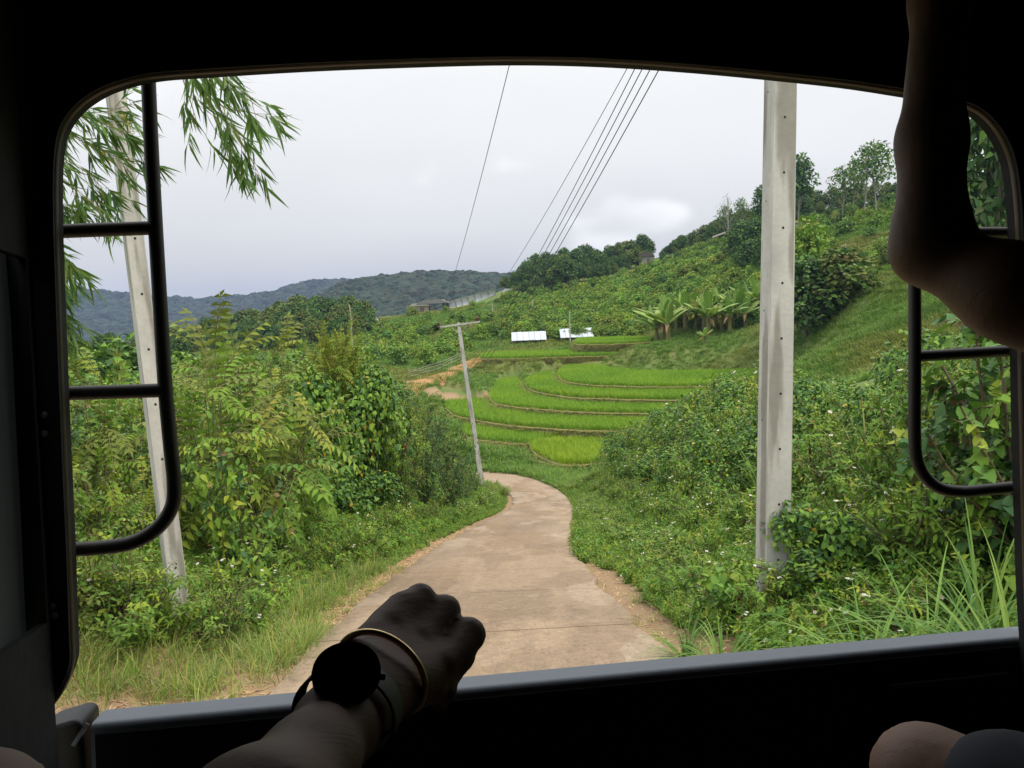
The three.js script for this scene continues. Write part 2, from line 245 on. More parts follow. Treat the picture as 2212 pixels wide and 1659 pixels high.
// ───────────────────────── concrete road ─────────────────────────
{
  const W = 512, L = 2048, metres = 72;
  const tex = dataTex(W, L, (i, j) => {
    const u = (i / W - 0.5) * 3.0, v = j / L * metres, wob = fbm(u * 0.9 + 4, v * 0.35, 3, 4), rag = (fbm(u * 9, v * 9, 11, 3) - 0.5) * 0.10;
    const mud = step(0.47, 0.52, fbm(u * 0.9 + 20, v * 0.32 + 3, 1, 5) + rag + 0.16 * (1 - Math.abs(u + 0.1) / 0.9) - 0.06);
    const damp = step(0.55, 0.60, fbm(u * 1.5 + 40, v * 0.55 + 13, 2, 5) + rag);
    const clean = step(0.54, 0.58, fbm(u * 1.5 + 70, v * 0.6 + 9, 5, 5) + rag - 0.10 * (1 - Math.abs(u) / 1.5));
    const fine = fbm(u * 16, v * 16, 2, 3), speck = noise(u * 45, v * 45, 8), grit = noise(u * 70 + 9, v * 70, 3), streak = fbm(u * 7 + 3, v * 0.5, 6, 4);
    let c = [0.335, 0.243, 0.158];
    c = c.map((q, k) => lerp(q, [0.28, 0.195, 0.118][k], mud * 0.8));
    c = c.map((q, k) => lerp(q, [0.225, 0.16, 0.10][k], damp * 0.5));
    c = c.map((q, k) => lerp(q, [0.41, 0.32, 0.225][k], clean * 0.6));
    const k = (0.80 + 0.40 * fine) * (0.9 + 0.2 * wob) * (0.88 + 0.24 * streak) * (speck > 0.80 ? 1.16 : speck < 0.16 ? 0.82 : 1) * (grit > 0.9 ? 0.72 : 1);
    return c.map((q) => Math.pow(q * k, 1 / 2.2));
  }, true);
  tex.colorSpace = THREE.SRGBColorSpace;
  const rough = dataTex(256, 1024, (i, j) => { const u = (i / 256 - 0.5) * 3, v = j / 1024 * metres; const m = step(0.5, 0.6, fbm(u * 0.75 + 20, v * 0.28 + 3, 1, 5)); const r = lerp(0.95, 0.72, m); return [r, r, r]; });
  const mat = std(1, 1, 1, 1, { map: tex, roughnessMap: rough, bumpMap: grain, bumpScale: 0.006 });
  mat.bumpMap = grain.clone(); mat.bumpMap.repeat.set(6, 144); mat.bumpMap.needsUpdate = true;
  const road = new THREE.Group(); road.name = numbered('road'); road.userData.kind = 'structure'; scene.add(road);
  const slab = 2.55, joint = 0.016; let s = 3.4, n = 0;
  const at = (m) => { const f = clamp(m / roadLen * NR, 0, NR - 1e-3), k = Math.floor(f), t = f - k; return [roadS[k].clone().lerp(roadS[k + 1], t), roadSide[k].clone().lerp(roadSide[k + 1], t).normalize()]; };
  while (s < roadLen - 3) {
    const rows = 7, colsN = 12, p = [], uv = [], id = [];
    for (let r = 0; r <= rows; r++) {
      const m = s + joint / 2 + (slab - joint) * r / rows, [c, sd] = at(m);
      for (let q = 0; q <= colsN + 2; q++) {
        const t = clamp((q - 1) / colsN, 0, 1), edge = (q === 0 || q === colsN + 2);
        const ragged = (t === 0 || t === 1) ? (fbm(m * 1.3, t * 40, 3, 3) - 0.5) * 0.22 : 0;
        const o = lerp(-ROADW, ROADW, t) + (t === 0 ? ragged : t === 1 ? -ragged : 0);
        p.push(c.x + sd.x * o, c.y + 0.004 - (edge ? 0.12 : 0) + (fbm(m * 0.7, o * 0.9, 5, 2) - 0.5) * 0.02, c.z + sd.z * o); uv.push(o / 3 + 0.5, m / metres);
      }
    }
    const cn = colsN + 3;
    for (let r = 0; r < rows; r++) for (let q = 0; q < cn - 1; q++) { const a = r * cn + q; id.push(a, a + 1, a + cn, a + 1, a + cn + 1, a + cn); }
    const g = new THREE.BufferGeometry(); g.setAttribute('position', new THREE.Float32BufferAttribute(p, 3)); g.setAttribute('uv', new THREE.Float32BufferAttribute(uv, 2)); g.setIndex(id); g.computeVertexNormals();
    mesh(n ? 'slab_' + String(n).padStart(3, '0') : 'slab', g, mat, road); n++; s += slab;
  }
}
// orange dirt track climbing past the terraces on the left
{
  const c = new THREE.CatmullRomCurve3([P(850, 868, 88), P(905, 832, 96), P(950, 812, 105), P(985, 800, 111), P(1040, 783, 117), P(1150, 776, 120), P(1340, 772, 121)], false, 'centripetal').getSpacedPoints(60);
  const p = [], uv = [], id = [], col = [];
  c.forEach((q, i) => { const d = V().subVectors(c[Math.min(i + 1, 60)], c[Math.max(i - 1, 0)]), s = V(-d.z, 0, d.x).normalize(), w = lerp(1.6, 0.55, i / 60); for (let k = 0; k <= 4; k++) { const o = lerp(-w, w, k / 4) * (1 + (fbm(i * 0.4, k, 3) - 0.5) * 0.4), x = q.x + s.x * o, z = q.z + s.z * o; p.push(x, groundSheet(x, z) + 0.16 + 0.06 * (k % 4 ? 1 : -1.5), z); uv.push(x, z); const n = fbm(x * 0.8, z * 0.8, 3); col.push(lerp(0.36, 0.44, n), lerp(0.20, 0.25, n), lerp(0.075, 0.10, n)); } });
  for (let i = 0; i < 60; i++) for (let k = 0; k < 4; k++) { const a = i * 5 + k; id.push(a, a + 1, a + 5, a + 1, a + 6, a + 5); }
  const g = new THREE.BufferGeometry(); g.setAttribute('position', new THREE.Float32BufferAttribute(p, 3)); g.setAttribute('uv', new THREE.Float32BufferAttribute(uv, 2)); g.setAttribute('color', new THREE.Float32BufferAttribute(col, 3)); g.setIndex(id); g.computeVertexNormals();
  tag(mesh('dirt_track', g, std(1, 1, 1, 0.95, { vertexColors: true, bumpMap: grain, bumpScale: 0.05 })), null, null, null, 'structure');
}

// ───────────────────────── rice terraces ─────────────────────────
const riceTuft = (h) => { const B = new Buf(); for (let k = 0; k < 16; k++) { const a = R() * 6.28, r = Math.sqrt(R()) * 0.16; blade(B, V(Math.cos(a) * r, -0.05, Math.sin(a) * r), V(Math.cos(a) * 0.28 + rr(-0.15, 0.15), 1, Math.sin(a) * 0.28 + rr(-0.15, 0.15)), h * rr(0.7, 1.15), 0.03, rr(0.2, 0.9), vv([0.235, 0.42, 0.03], 0.14), 3); } return B.geo(); };
const rice = [riceTuft(0.70), riceTuft(0.62)];
const dryGrassMat = leafMat(0.25, 0.9);
const dryTuft = (() => { const B = new Buf(); for (let k = 0; k < 12; k++) { const a = R() * 6.28; blade(B, V(Math.cos(a) * 0.06, -0.03, Math.sin(a) * 0.06), V(Math.cos(a) * 0.7, 1, Math.sin(a) * 0.7), rr(0.15, 0.4), 0.025, rr(0.4, 1.6), pick([[[0.40, 0.35, 0.13], 3], [[0.24, 0.30, 0.06], 3]]), 2); } return B.geo(); })();
terraceDefs.forEach((t, n) => {
  const poly = t.poly, xs = poly.map((p) => p[0]), zs = poly.map((p) => p[1]), x0 = Math.min(...xs), x1 = Math.max(...xs), z0 = Math.min(...zs), z1 = Math.max(...zs);
  const base = V((x0 + x1) / 2, t.Y, (z0 + z1) / 2);
  const root = thing('rice_terrace', t.note, 'rice terrace', base, 'rice terraces stepping up the hill');
  // earth body with an uneven edge
  const sh = new THREE.Shape(poly.map(([x, z]) => new THREE.Vector2(x - base.x, -(z - base.z))));
  const g = new THREE.ExtrudeGeometry(sh, { depth: 1.4, bevelEnabled: false, steps: 1 }); g.rotateX(-Math.PI / 2); g.translate(0, -1.4, 0);
  mesh('earth_bank', g, std(0.23, 0.215, 0.08, 0.97, { bumpMap: grain, bumpScale: 0.05 }), root);
  // low bund along the lip
  const lip = t.front.map((p, i) => V(p.x - base.x, -0.02 + (fbm(i * 0.7, n, 2) - 0.5) * 0.1, p.z - base.z));
  mesh('bund', tube(lip, 0.08, 7, lip.length * 3), std(0.34, 0.30, 0.11, 0.97, { bumpMap: grain, bumpScale: 0.05 }), root);
  const mats = [], cols = [], m4 = new THREE.Matrix4(), q = new THREE.Quaternion(), e = new THREE.Euler();
  const gap = 0.235;
  for (let x = x0; x < x1; x += gap) for (let z = z0; z < z1; z += gap) {
    const px = x + rr(-0.1, 0.1), pz = z + rr(-0.1, 0.1); if (!inside(poly, px, pz) || !inside(poly, px - 0.1, pz + 0.2) || Math.abs(px) > -pz * 0.7) continue;
    e.set(0, R() * 6.28, 0); q.setFromEuler(e); const patch = fbm(px * 0.25, pz * 0.25, n, 3), s = rr(0.82, 1.12) * (0.9 + 0.25 * patch);
    mats.push(m4.clone().compose(V(px - base.x, 0, pz - base.z), q, V(1.1, s, 1.1))); const k = lerp(0.82, 1.16, patch) * rr(0.92, 1.08); cols.push(new THREE.Color().setRGB(k * lerp(0.9, 1.18, patch) * (n === 0 ? 1.22 : 1), k * (n === 0 ? 1.08 : 1), k));
  }
  const im = new THREE.InstancedMesh(rice[n % 2], M.grass, mats.length); mats.forEach((m, i) => { im.setMatrixAt(i, m); im.setColorAt(i, cols[i]); });
  im.name = 'rice_stand'; im.userData.kind = 'stuff'; im.castShadow = im.receiveShadow = true; root.add(im);
  const dm = []; for (const p of t.front) for (let k = 0; k < (n > 5 ? 40 : 16); k++) { e.set(0, R() * 6.28, 0); q.setFromEuler(e); const u = rr(0.6, 1.3); dm.push(m4.clone().compose(V(p.x - base.x + rr(-1, 1), rr(n > 5 ? -1.1 : -0.45, 0.08), p.z - base.z + rr(0, 0.4)), q, V(u, u, u))); }
  const di = new THREE.InstancedMesh(dryTuft, dryGrassMat, dm.length); dm.forEach((m, i) => di.setMatrixAt(i, m)); di.name = 'dry_grass_fringe'; di.userData.kind = 'stuff'; di.castShadow = di.receiveShadow = true; root.add(di);
});
console.log('terraces');
// ───────────────────────── the truck we look out of ─────────────────────────
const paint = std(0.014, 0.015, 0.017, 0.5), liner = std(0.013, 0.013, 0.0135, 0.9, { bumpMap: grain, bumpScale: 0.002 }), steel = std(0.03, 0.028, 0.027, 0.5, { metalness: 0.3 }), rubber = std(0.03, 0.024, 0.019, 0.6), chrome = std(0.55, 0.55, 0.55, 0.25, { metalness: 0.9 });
const truck = thing('pickup_truck', 'dark canopied pickup truck seen from its passenger bed, tailgate shut', 'truck');
{
  const q = camera.matrixWorld, n = V(-0.15, 0, -1).normalize().transformDirection(q), up = V(0, 1, 0).addScaledVector(n, -n.y).normalize(), z = n.clone().negate(), x = V().crossVectors(up, z).normalize();
  truck.quaternion.setFromRotationMatrix(new THREE.Matrix4().makeBasis(x, up, z)); truck.position.copy(P(PXW / 2, PXH / 2, 1.21)); truck.updateMatrixWorld(true);
}
const toTruck = truck.matrixWorld.clone().invert(), camT = camera.position.clone().applyMatrix4(toTruck);
function TL(px, py, z = 0) { const a = P(px, py, 1).applyMatrix4(toTruck).sub(camT); return camT.clone().addScaledVector(a, (z - camT.z) / a.z); }
{
  const outline = [[-120, 1660], [-60, 1612], [0, 1592], [60, 1560], [105, 1520], [135, 1475], [150, 1430], [149, 1380], [143, 1200], [132, 950], [120, 640], [114, 420], [118, 320], [130, 270], [162, 226], [210, 192], [265, 171], [330, 157], [450, 148], [650, 136], [850, 128], [1106, 122], [1300, 126], [1500, 139], [1700, 158], [1850, 175], [1960, 192], [2050, 208], [2118, 232], [2162, 274], [2192, 335], [2205, 410], [2211, 500], [2216, 800], [2222, 1050], [2230, 1300], [2240, 1450], [2254, 1700]].map(([a, b]) => TL(a, b));
  const hole = new THREE.CatmullRomCurve3(outline, false, 'centripetal').getPoints(220);
  const XL = TL(84, 900).x, XR = TL(2262, 900).x, YF = -0.95, YR = TL(1106, 122).y + 0.2, ZF = 2.6;
  const sh = new THREE.Shape([[XL - 0.05, YF + 0.01], [XR + 0.05, YF + 0.01], [XR + 0.05, YR], [XL - 0.05, YR]].map((p) => new THREE.Vector2(...p)));
  const hp = new THREE.Path([...hole.map((p) => new THREE.Vector2(p.x, p.y)), new THREE.Vector2(hole[hole.length - 1].x, YF + 0.04), new THREE.Vector2(Math.max(hole[0].x, XL - 0.03), YF + 0.04)]);
  for (const p of hp.curves) { p.v1.x = clamp(p.v1.x, XL - 0.03, XR + 0.03); p.v2.x = clamp(p.v2.x, XL - 0.03, XR + 0.03); }
  sh.holes.push(hp);
  const g = new THREE.ExtrudeGeometry(sh, { depth: 0.035, bevelEnabled: false }); g.translate(0, 0, -0.035);
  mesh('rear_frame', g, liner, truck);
  mesh('edge_trim', tube(hole.filter((p, i) => i % 4 === 0 && p.x > XL - 0.02).map((p) => { const m = Math.hypot(p.x - 0.05, p.y); return V(p.x + (p.x - 0.05) / m * 0.006, p.y + p.y / m * 0.006, -0.012); }), 0.0085, 8, 260), std(0.085, 0.055, 0.034, 0.42), truck);
  // canopy: roof, right wall, left wall round a side window, floor, cab wall
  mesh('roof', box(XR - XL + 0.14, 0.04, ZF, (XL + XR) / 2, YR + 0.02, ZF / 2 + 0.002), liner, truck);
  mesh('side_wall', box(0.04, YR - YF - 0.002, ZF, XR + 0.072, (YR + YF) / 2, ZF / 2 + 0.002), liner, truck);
  const wy0 = TL(60, 1345).y, wy1 = TL(60, 560).y, wz1 = 0.75, wz0 = 0.012;
  const lw = new THREE.Shape([[0.002, YF], [ZF, YF], [ZF, YR - 0.002], [0.002, YR - 0.002]].map((p) => new THREE.Vector2(...p)));
  lw.holes.push(new THREE.Path([[wz0, wy0], [wz0, wy1], [wz1, wy1], [wz1, wy0]].map((p) => new THREE.Vector2(...p))));
  const lg = new THREE.ExtrudeGeometry(lw, { depth: 0.012, bevelEnabled: false }); lg.rotateY(-Math.PI / 2); lg.translate(XL, 0, 0);
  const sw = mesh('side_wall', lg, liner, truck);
  // clouded plastic sheet hanging in the side window, with soft folds
  const cg = new THREE.PlaneGeometry(wz1 - wz0 + 0.04, wy1 - wy0 + 0.04, 60, 40), cp = cg.attributes.position;
  for (let i = 0; i < cp.count; i++) cp.setZ(i, (fbm(cp.getX(i) * 9 + 3, cp.getY(i) * 1.5, 1, 3) - 0.5) * 0.03);
  cg.rotateY(Math.PI / 2); cg.translate(XL - 0.03, (wy0 + wy1) / 2, (wz0 + wz1) / 2); cg.computeVertexNormals();
  const sheet = new THREE.MeshPhysicalMaterial({ color: new THREE.Color().setRGB(0.05, 0.054, 0.058), roughness: 0.9, transmission: 0.25, thickness: 0, side: THREE.DoubleSide });
  mesh('plastic_curtain', cg, sheet, truck);
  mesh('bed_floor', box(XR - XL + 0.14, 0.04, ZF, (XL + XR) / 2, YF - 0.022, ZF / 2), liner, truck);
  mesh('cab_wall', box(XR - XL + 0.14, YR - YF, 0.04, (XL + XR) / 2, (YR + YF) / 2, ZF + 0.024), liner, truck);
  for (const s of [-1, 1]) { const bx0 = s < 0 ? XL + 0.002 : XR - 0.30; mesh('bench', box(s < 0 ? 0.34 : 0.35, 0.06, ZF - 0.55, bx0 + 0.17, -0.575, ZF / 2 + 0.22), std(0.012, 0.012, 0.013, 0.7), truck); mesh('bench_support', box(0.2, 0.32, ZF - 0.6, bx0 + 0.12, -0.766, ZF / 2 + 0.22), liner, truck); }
  // bolts on the left pillar
  for (const [a, b] of [[96, 897], [96, 937], [112, 1310], [117, 1330]]) { const p = TL(a, b), s = new THREE.SphereGeometry(0.0055, 12, 8); s.scale(1, 1, 0.6); s.translate(p.x, p.y, 0.001); mesh('bolt', s, std(0.2, 0.19, 0.18, 0.35, { metalness: 0.7 }), truck); }
  // tailgate: lighter tone for its sky-lit top, shade painted on the inner face
  const yt = TL(1106, 1483, -0.03).y, tx0 = TL(196, 1560, -0.03).x, tx1 = XR + 0.06;
  const gatePivot = TL(700, 1505, -0.03), gate = mesh('tailgate', (() => { const r = 0.006, s = new THREE.Shape(), w = 0.05, h = 0.47; s.moveTo(0, -h); s.lineTo(w, -h); s.lineTo(w, -r); s.quadraticCurveTo(w, 0, w - r, 0); s.lineTo(r, 0); s.quadraticCurveTo(0, 0, 0, -r); s.closePath(); const e = new THREE.ExtrudeGeometry(s, { depth: tx1 - tx0, bevelEnabled: true, bevelThickness: 0.006, bevelSize: 0.004, bevelSegments: 2, curveSegments: 6 }); e.rotateY(Math.PI / 2); e.translate(tx0, yt, -0.045); return e; })(), std(0.16, 0.185, 0.215, 0.42, { bumpMap: grain, bumpScale: 0.0006 }), truck);
  gate.position.set(gatePivot.x, gatePivot.y, 0); gate.rotation.z = -0.0175; gate.geometry.translate(-gatePivot.x, -gatePivot.y, 0);
  mesh('rib', box(0.22, 0.012, 0.008, tx1 - 0.24, yt - 0.06, -0.034).translate(-gatePivot.x, -gatePivot.y, 0), paint, gate);
  mesh('painted_shade_skin', box(tx1 - tx0 - 0.004, 0.44, 0.006, (tx0 + tx1) / 2, yt - 0.232, -0.041).translate(-gatePivot.x, -gatePivot.y, 0), liner, gate);  // dark sheet over the inner face: its shade is put into the colour
  mesh('bed_corner', (() => { const x0 = XL - 0.06, w = tx0 - 0.02 - x0, s = new THREE.Shape(); s.moveTo(0, -0.45); s.lineTo(w, -0.45); s.lineTo(w, -0.004); s.quadraticCurveTo(w, 0.003, w - 0.01, 0.002); s.lineTo(w * 0.45, -0.004); s.quadraticCurveTo(w * 0.1, -0.01, 0, -0.05); const e = new THREE.ExtrudeGeometry(s, { depth: 0.06, bevelEnabled: true, bevelThickness: 0.006, bevelSize: 0.006, bevelSegments: 3 }); e.translate(x0, TL(150, 1572, -0.03).y, -0.1); return e; })(), paint, truck);
  const la = TL(172, 1596, -0.035), lb = TL(190, 1574, -0.06), ld = V().subVectors(lb, la);
  mesh('latch', (() => { const b = box(0.006, ld.length() * 1.3, 0.004); b.rotateZ(-0.55); b.rotateX(-0.35); b.translate((la.x + lb.x) / 2, (la.y + lb.y) / 2 + 0.004, -0.035); return b; })(), std(0.25, 0.25, 0.26, 0.35, { metalness: 0.8 }), truck);
  // ladder shaped grab rails of bent pipe at both sides
  const pipe = (pts, r, name, parent) => mesh(name, tube(pts.map(([a, b]) => TL(a, b, -0.05)), r, 12, pts.length * 10), std(0.035, 0.028, 0.024, 0.5), parent);
  const lr = pipe([[318, 120], [320, 160], [326, 300], [336, 490], [346, 660], [358, 850], [369, 970], [376, 1040], [374, 1085], [358, 1120], [328, 1150], [285, 1172], [230, 1182], [140, 1188]], 0.0108, 'grab_rail', truck);
  pipe([[120, 500], [200, 497], [336, 492]], 0.0105, 'rung', lr); pipe([[125, 850], [200, 848], [358, 843]], 0.0105, 'rung', lr);
  const rp = pipe([[1970, 170], [1972, 400], [1976, 650], [1976, 850], [1976, 940], [1980, 990], [1995, 1025], [2025, 1052], [2075, 1062], [2130, 1058], [2210, 1050]], 0.0105, 'grab_rail', truck);
  pipe([[1976, 770], [2080, 764], [2210, 756]], 0.0098, 'rung', rp); pipe([[1972, 505], [2080, 503], [2210, 502]], 0.0098, 'rung', rp);
  mesh('ceiling_bar', tube([V(XR - 0.42, YR - 0.06, 0.1), V(XR - 0.42, YR - 0.06, ZF - 0.1)], 0.013, 12, 8), steel, truck);
}

// ───────────────────────── people ─────────────────────────
// signed distance shapes joined smoothly and meshed with surface nets
const seg = (p, a, b, ra, rb) => { const x = p.x - a.x, y = p.y - a.y, z = p.z - a.z, bx = b.x - a.x, by = b.y - a.y, bz = b.z - a.z, h = clamp((x * bx + y * by + z * bz) / (bx * bx + by * by + bz * bz), 0, 1); return Math.hypot(x - bx * h, y - by * h, z - bz * h) - lerp(ra, rb, h); };
const smin = (a, b, k) => { const h = Math.max(k - Math.abs(a - b), 0) / k; return Math.min(a, b) - h * h * k * 0.25; };
function nets(f, lo, hi, cell) {
  const nx = Math.ceil((hi.x - lo.x) / cell) + 1, ny = Math.ceil((hi.y - lo.y) / cell) + 1, nz = Math.ceil((hi.z - lo.z) / cell) + 1, F = new Float32Array(nx * ny * nz), p = V(), id = (i, j, k) => (k * ny + j) * nx + i;
  for (let k = 0; k < nz; k++) for (let j = 0; j < ny; j++) for (let i = 0; i < nx; i++) { p.set(lo.x + i * cell, lo.y + j * cell, lo.z + k * cell); F[id(i, j, k)] = f(p); }
  const vi = new Int32Array(nx * ny * nz).fill(-1), pos = [], idx = [];
  const E = [[0, 1], [2, 3], [4, 5], [6, 7], [0, 2], [1, 3], [4, 6], [5, 7], [0, 4], [1, 5], [2, 6], [3, 7]];
  for (let k = 0; k < nz - 1; k++) for (let j = 0; j < ny - 1; j++) for (let i = 0; i < nx - 1; i++) {
    const c = []; let m = 0; for (let q = 0; q < 8; q++) { c.push(F[id(i + (q & 1), j + (q >> 1 & 1), k + (q >> 2))]); if (c[q] < 0) m++; }
    if (m === 0 || m === 8) continue; let n = 0, x = 0, y = 0, z = 0;
    for (const [a, b] of E) if ((c[a] < 0) !== (c[b] < 0)) { const t = c[a] / (c[a] - c[b]); x += lerp(a & 1, b & 1, t); y += lerp(a >> 1 & 1, b >> 1 & 1, t); z += lerp(a >> 2, b >> 2, t); n++; }
    vi[id(i, j, k)] = pos.length / 3; pos.push(lo.x + (i + x / n) * cell, lo.y + (j + y / n) * cell, lo.z + (k + z / n) * cell);
  }
  const quad = (a, b, c, d, flip) => { if (a < 0 || b < 0 || c < 0 || d < 0) return; if (flip) idx.push(a, c, b, a, d, c); else idx.push(a, b, c, a, c, d); };
  for (let k = 1; k < nz - 1; k++) for (let j = 1; j < ny - 1; j++) for (let i = 1; i < nx - 1; i++) {
    const s = F[id(i, j, k)] < 0;
    if (s !== F[id(i + 1, j, k)] < 0) quad(vi[id(i, j - 1, k - 1)], vi[id(i, j, k - 1)], vi[id(i, j, k)], vi[id(i, j - 1, k)], !s);
    if (s !== F[id(i, j + 1, k)] < 0) quad(vi[id(i - 1, j, k - 1)], vi[id(i - 1, j, k)], vi[id(i, j, k)], vi[id(i, j, k - 1)], !s);
    if (s !== F[id(i, j, k + 1)] < 0) quad(vi[id(i - 1, j - 1, k)], vi[id(i, j - 1, k)], vi[id(i, j, k)], vi[id(i - 1, j, k)], !s);
  }
  const g = new THREE.BufferGeometry(); g.setAttribute('position', new THREE.Float32BufferAttribute(pos, 3)); g.setIndex(idx); g.computeVertexNormals(); return g;
}
const skin = std(0.19, 0.102, 0.067, 0.62, { bumpMap: grain, bumpScale: 0.00035 }), cloth = std(0.02, 0.022, 0.03, 0.95), shirtM = std(0.035, 0.035, 0.04, 0.95), hairM = std(0.012, 0.01, 0.009, 0.7);
// put a geometry made in view axes (metres from the lens) into the place, relative to a base point
const toPlace = (g, base) => { if (!g.attributes.uv) { const p = g.attributes.position, uv = []; for (let i = 0; i < p.count; i++) uv.push(p.getX(i) * 9 + p.getZ(i) * 6, p.getY(i) * 9 - p.getZ(i) * 5); g.setAttribute('uv', new THREE.Float32BufferAttribute(uv, 2)); } g.applyMatrix4(camera.matrixWorld); g.translate(-base.x, -base.y, -base.z); return g; };
const chain = (list, k) => (p) => { let d = 9; for (const [a, b, ra, rb, kk] of list) d = smin(d, seg(p, a, b, ra, rb), kk || k); return d; };

// first person: behind the lens, left arm stretched out over the tailgate
{
  const base = CS(-0.05, -0.62, 0.1);
  const who = thing('person', 'person reaching a bare forearm forward in a fist, wearing a watch and a gold bangle', 'person', base, 'passengers in the truck bed');
  const E = V(-0.138, -0.222, -0.25), Fm = V(-0.119, -0.2115, -0.365), Wr = V(-0.1005, -0.205, -0.525);
  const h = V(0.354, 0.22, -0.909), b = V(0.41, 0.84, 0.36), l = V(0.91, -0.41, -0.08).normalize();
  const off = (o, x, y, z) => V(o.x + h.x * x + b.x * y + l.x * z, o.y + h.y * x + b.y * y + l.y * z, o.z + h.z * x + b.z * y + l.z * z);
  const K = [V(-0.0875, -0.1765, -0.622), V(-0.074, -0.1735, -0.636), V(-0.0545, -0.185, -0.642), V(-0.0345, -0.2005, -0.630)];
  const rad = [0.0098, 0.0108, 0.0115, 0.0122], arm = [];
  const fa = V().subVectors(Wr, Fm).normalize(), wb = Wr.clone().addScaledVector(fa, -0.05), lx = V().crossVectors(fa, b).normalize();
  arm.push([E, Fm, 0.042, 0.0385, 0.03], [Fm, Fm.clone().lerp(wb, 0.6), 0.0385, 0.0255, 0.012], [Fm.clone().lerp(wb, 0.6), wb, 0.0255, 0.0225, 0.012]);
  for (const s of [-1, 1]) arm.push([wb.clone().addScaledVector(lx, s * 0.006), off(Wr, 0.01, 0.001, s * 0.0095), 0.0195, 0.0172, 0.012]);
  K.forEach((k, i) => { const z = (i - 1.5) * 0.0085; arm.push([off(Wr, 0.0, -0.001, z), off(k, -0.020, -0.008, 0), 0.0182, 0.0122, 0.012], [off(k, -0.02, -0.005, 0), k, 0.0108, rad[i], 0.008]); arm.push([off(Wr, 0.035, -0.012, z * 1.6), off(k, -0.014, -0.018, 0), 0.0145, 0.0112, 0.012]); });
  // knuckle ridges and tendons on the back of the hand
  K.forEach((k, i) => arm.push([off(k, -0.045, 0.0045, 0), off(k, -0.004, 0.0025, 0), 0.005, rad[i] * 0.84, 0.010]));
  const fingers = []; const lenF = [0.032, 0.038, 0.042, 0.039];
  K.forEach((k, i) => {
    const p1 = off(k, 0.40 * lenF[i], -0.92 * lenF[i], (i - 1.5) * 0.001), p2 = off(p1, -0.80 * 0.025, -0.60 * 0.025, 0), p3 = off(p2, -0.92 * 0.018, 0.38 * 0.018, 0), r = rad[i];
    fingers.push([[k, p1, r, r * 0.86], [p1, p2, r * 0.86, r * 0.78], [p2, p3, r * 0.78, r * 0.68]]);
  });
  const tb = off(Wr, 0.012, -0.012, 0.016), tm = V(-0.063, -0.2215, -0.578), ti = V(-0.0525, -0.2305, -0.597), tt = V(-0.0555, -0.2445, -0.606);
  const thumb = [[tb, tm, 0.0165, 0.0115], [tm, ti, 0.0115, 0.0095], [ti, tt, 0.0092, 0.0072]];
  const little = [[off(K[3], 0.004, -0.036, -0.002), V(-0.084, -0.232, -0.588), 0.008, 0.0072], [V(-0.084, -0.232, -0.588), V(-0.0865, -0.238, -0.582), 0.0072, 0.0062]];
  const fArm = chain(arm, 0.014), fF = fingers.map((f) => chain(f, 0.005)), fT = chain(thumb, 0.008), fL = chain(little, 0.005);
  const upper = V(-0.23, -0.19, 0.13);
  const f = (p) => { let d = fArm(p); for (const q of fF) d = smin(d, q(p), 0.0035); d = smin(d, fT(p), 0.006); d = smin(d, fL(p), 0.003); return smin(d, seg(p, E, upper, 0.043, 0.05), 0.02); };
  const armGeo = nets(f, V(-0.32, -0.30, -0.70), V(0.02, -0.11, 0.15), 0.0034);
  // torso, head and bent leg behind and beside the lens
  const hip = V(-0.13, -0.46, 0.12), knee = V(-0.352, -0.296, -0.50), hip2 = V(0.13, -0.46, 0.12), knee2 = V(0.14, -0.50, -0.36);
  const body = [[V(0, -0.42, 0.26), V(0, -0.2, 0.27), 0.13, 0.14, 0.06], [V(-0.14, -0.17, 0.24), V(0.16, -0.17, 0.26), 0.07, 0.07, 0.06], [V(0, -0.12, 0.27), V(0, 0.02, 0.24), 0.055, 0.05, 0.03], [V(0, 0.06, 0.24), V(0, 0.16, 0.27), 0.075, 0.09, 0.03], [V(0, 0.05, 0.15), V(0, 0.085, 0.17), 0.012, 0.012, 0.03],
    [V(-0.16, -0.17, 0.25), upper, 0.055, 0.05, 0.03], [hip, V(0, -0.4, 0.26), 0.09, 0.12, 0.06], [hip2, V(0, -0.4, 0.26), 0.09, 0.12, 0.06], [hip, knee, 0.08, 0.058, 0.02], [knee, V(-0.31, -0.72, -0.44), 0.055, 0.035, 0.02], [V(-0.31, -0.72, -0.44), V(-0.30, -0.76, -0.58), 0.035, 0.03, 0.02], [hip2, knee2, 0.08, 0.058, 0.02], [knee2, V(0.14, -0.86, -0.30), 0.055, 0.04, 0.02], [V(0.17, -0.18, 0.25), V(0.24, -0.38, 0.16), 0.05, 0.042, 0.03], [V(0.24, -0.38, 0.16), V(0.14, -0.2, 0.08), 0.04, 0.03, 0.02]];
  const trunk = nets(chain(body, 0.04), V(-0.48, -0.95, -0.68), V(0.36, 0.3, 0.46), 0.014);
  mesh('body', toPlace(mergeGeometries([armGeo, trunk]), base), skin, who);
  const shirt = chain(body.slice(0, 2).concat([body[5], body[13]]).map(([a, c, d, e, k]) => [a, c, d + 0.012, e + 0.012, k]), 0.04);
  mesh('shirt', toPlace(nets((p) => Math.max(shirt(p), p.y + 0.115), V(-0.4, -0.6, 0.0), V(0.4, 0, 0.5), 0.016), base), shirtM, who);
  const shorts = chain([body[6], body[7], [hip, hip.clone().lerp(knee, 0.6), 0.095, 0.08], [hip2, hip2.clone().lerp(knee2, 0.6), 0.095, 0.08]], 0.04);
  mesh('shorts', toPlace(nets(shorts, V(-0.5, -0.7, -0.5), V(0.4, -0.2, 0.5), 0.016), base), cloth, who);
  // wristwatch on the back of that wrist
  const ax = fa;
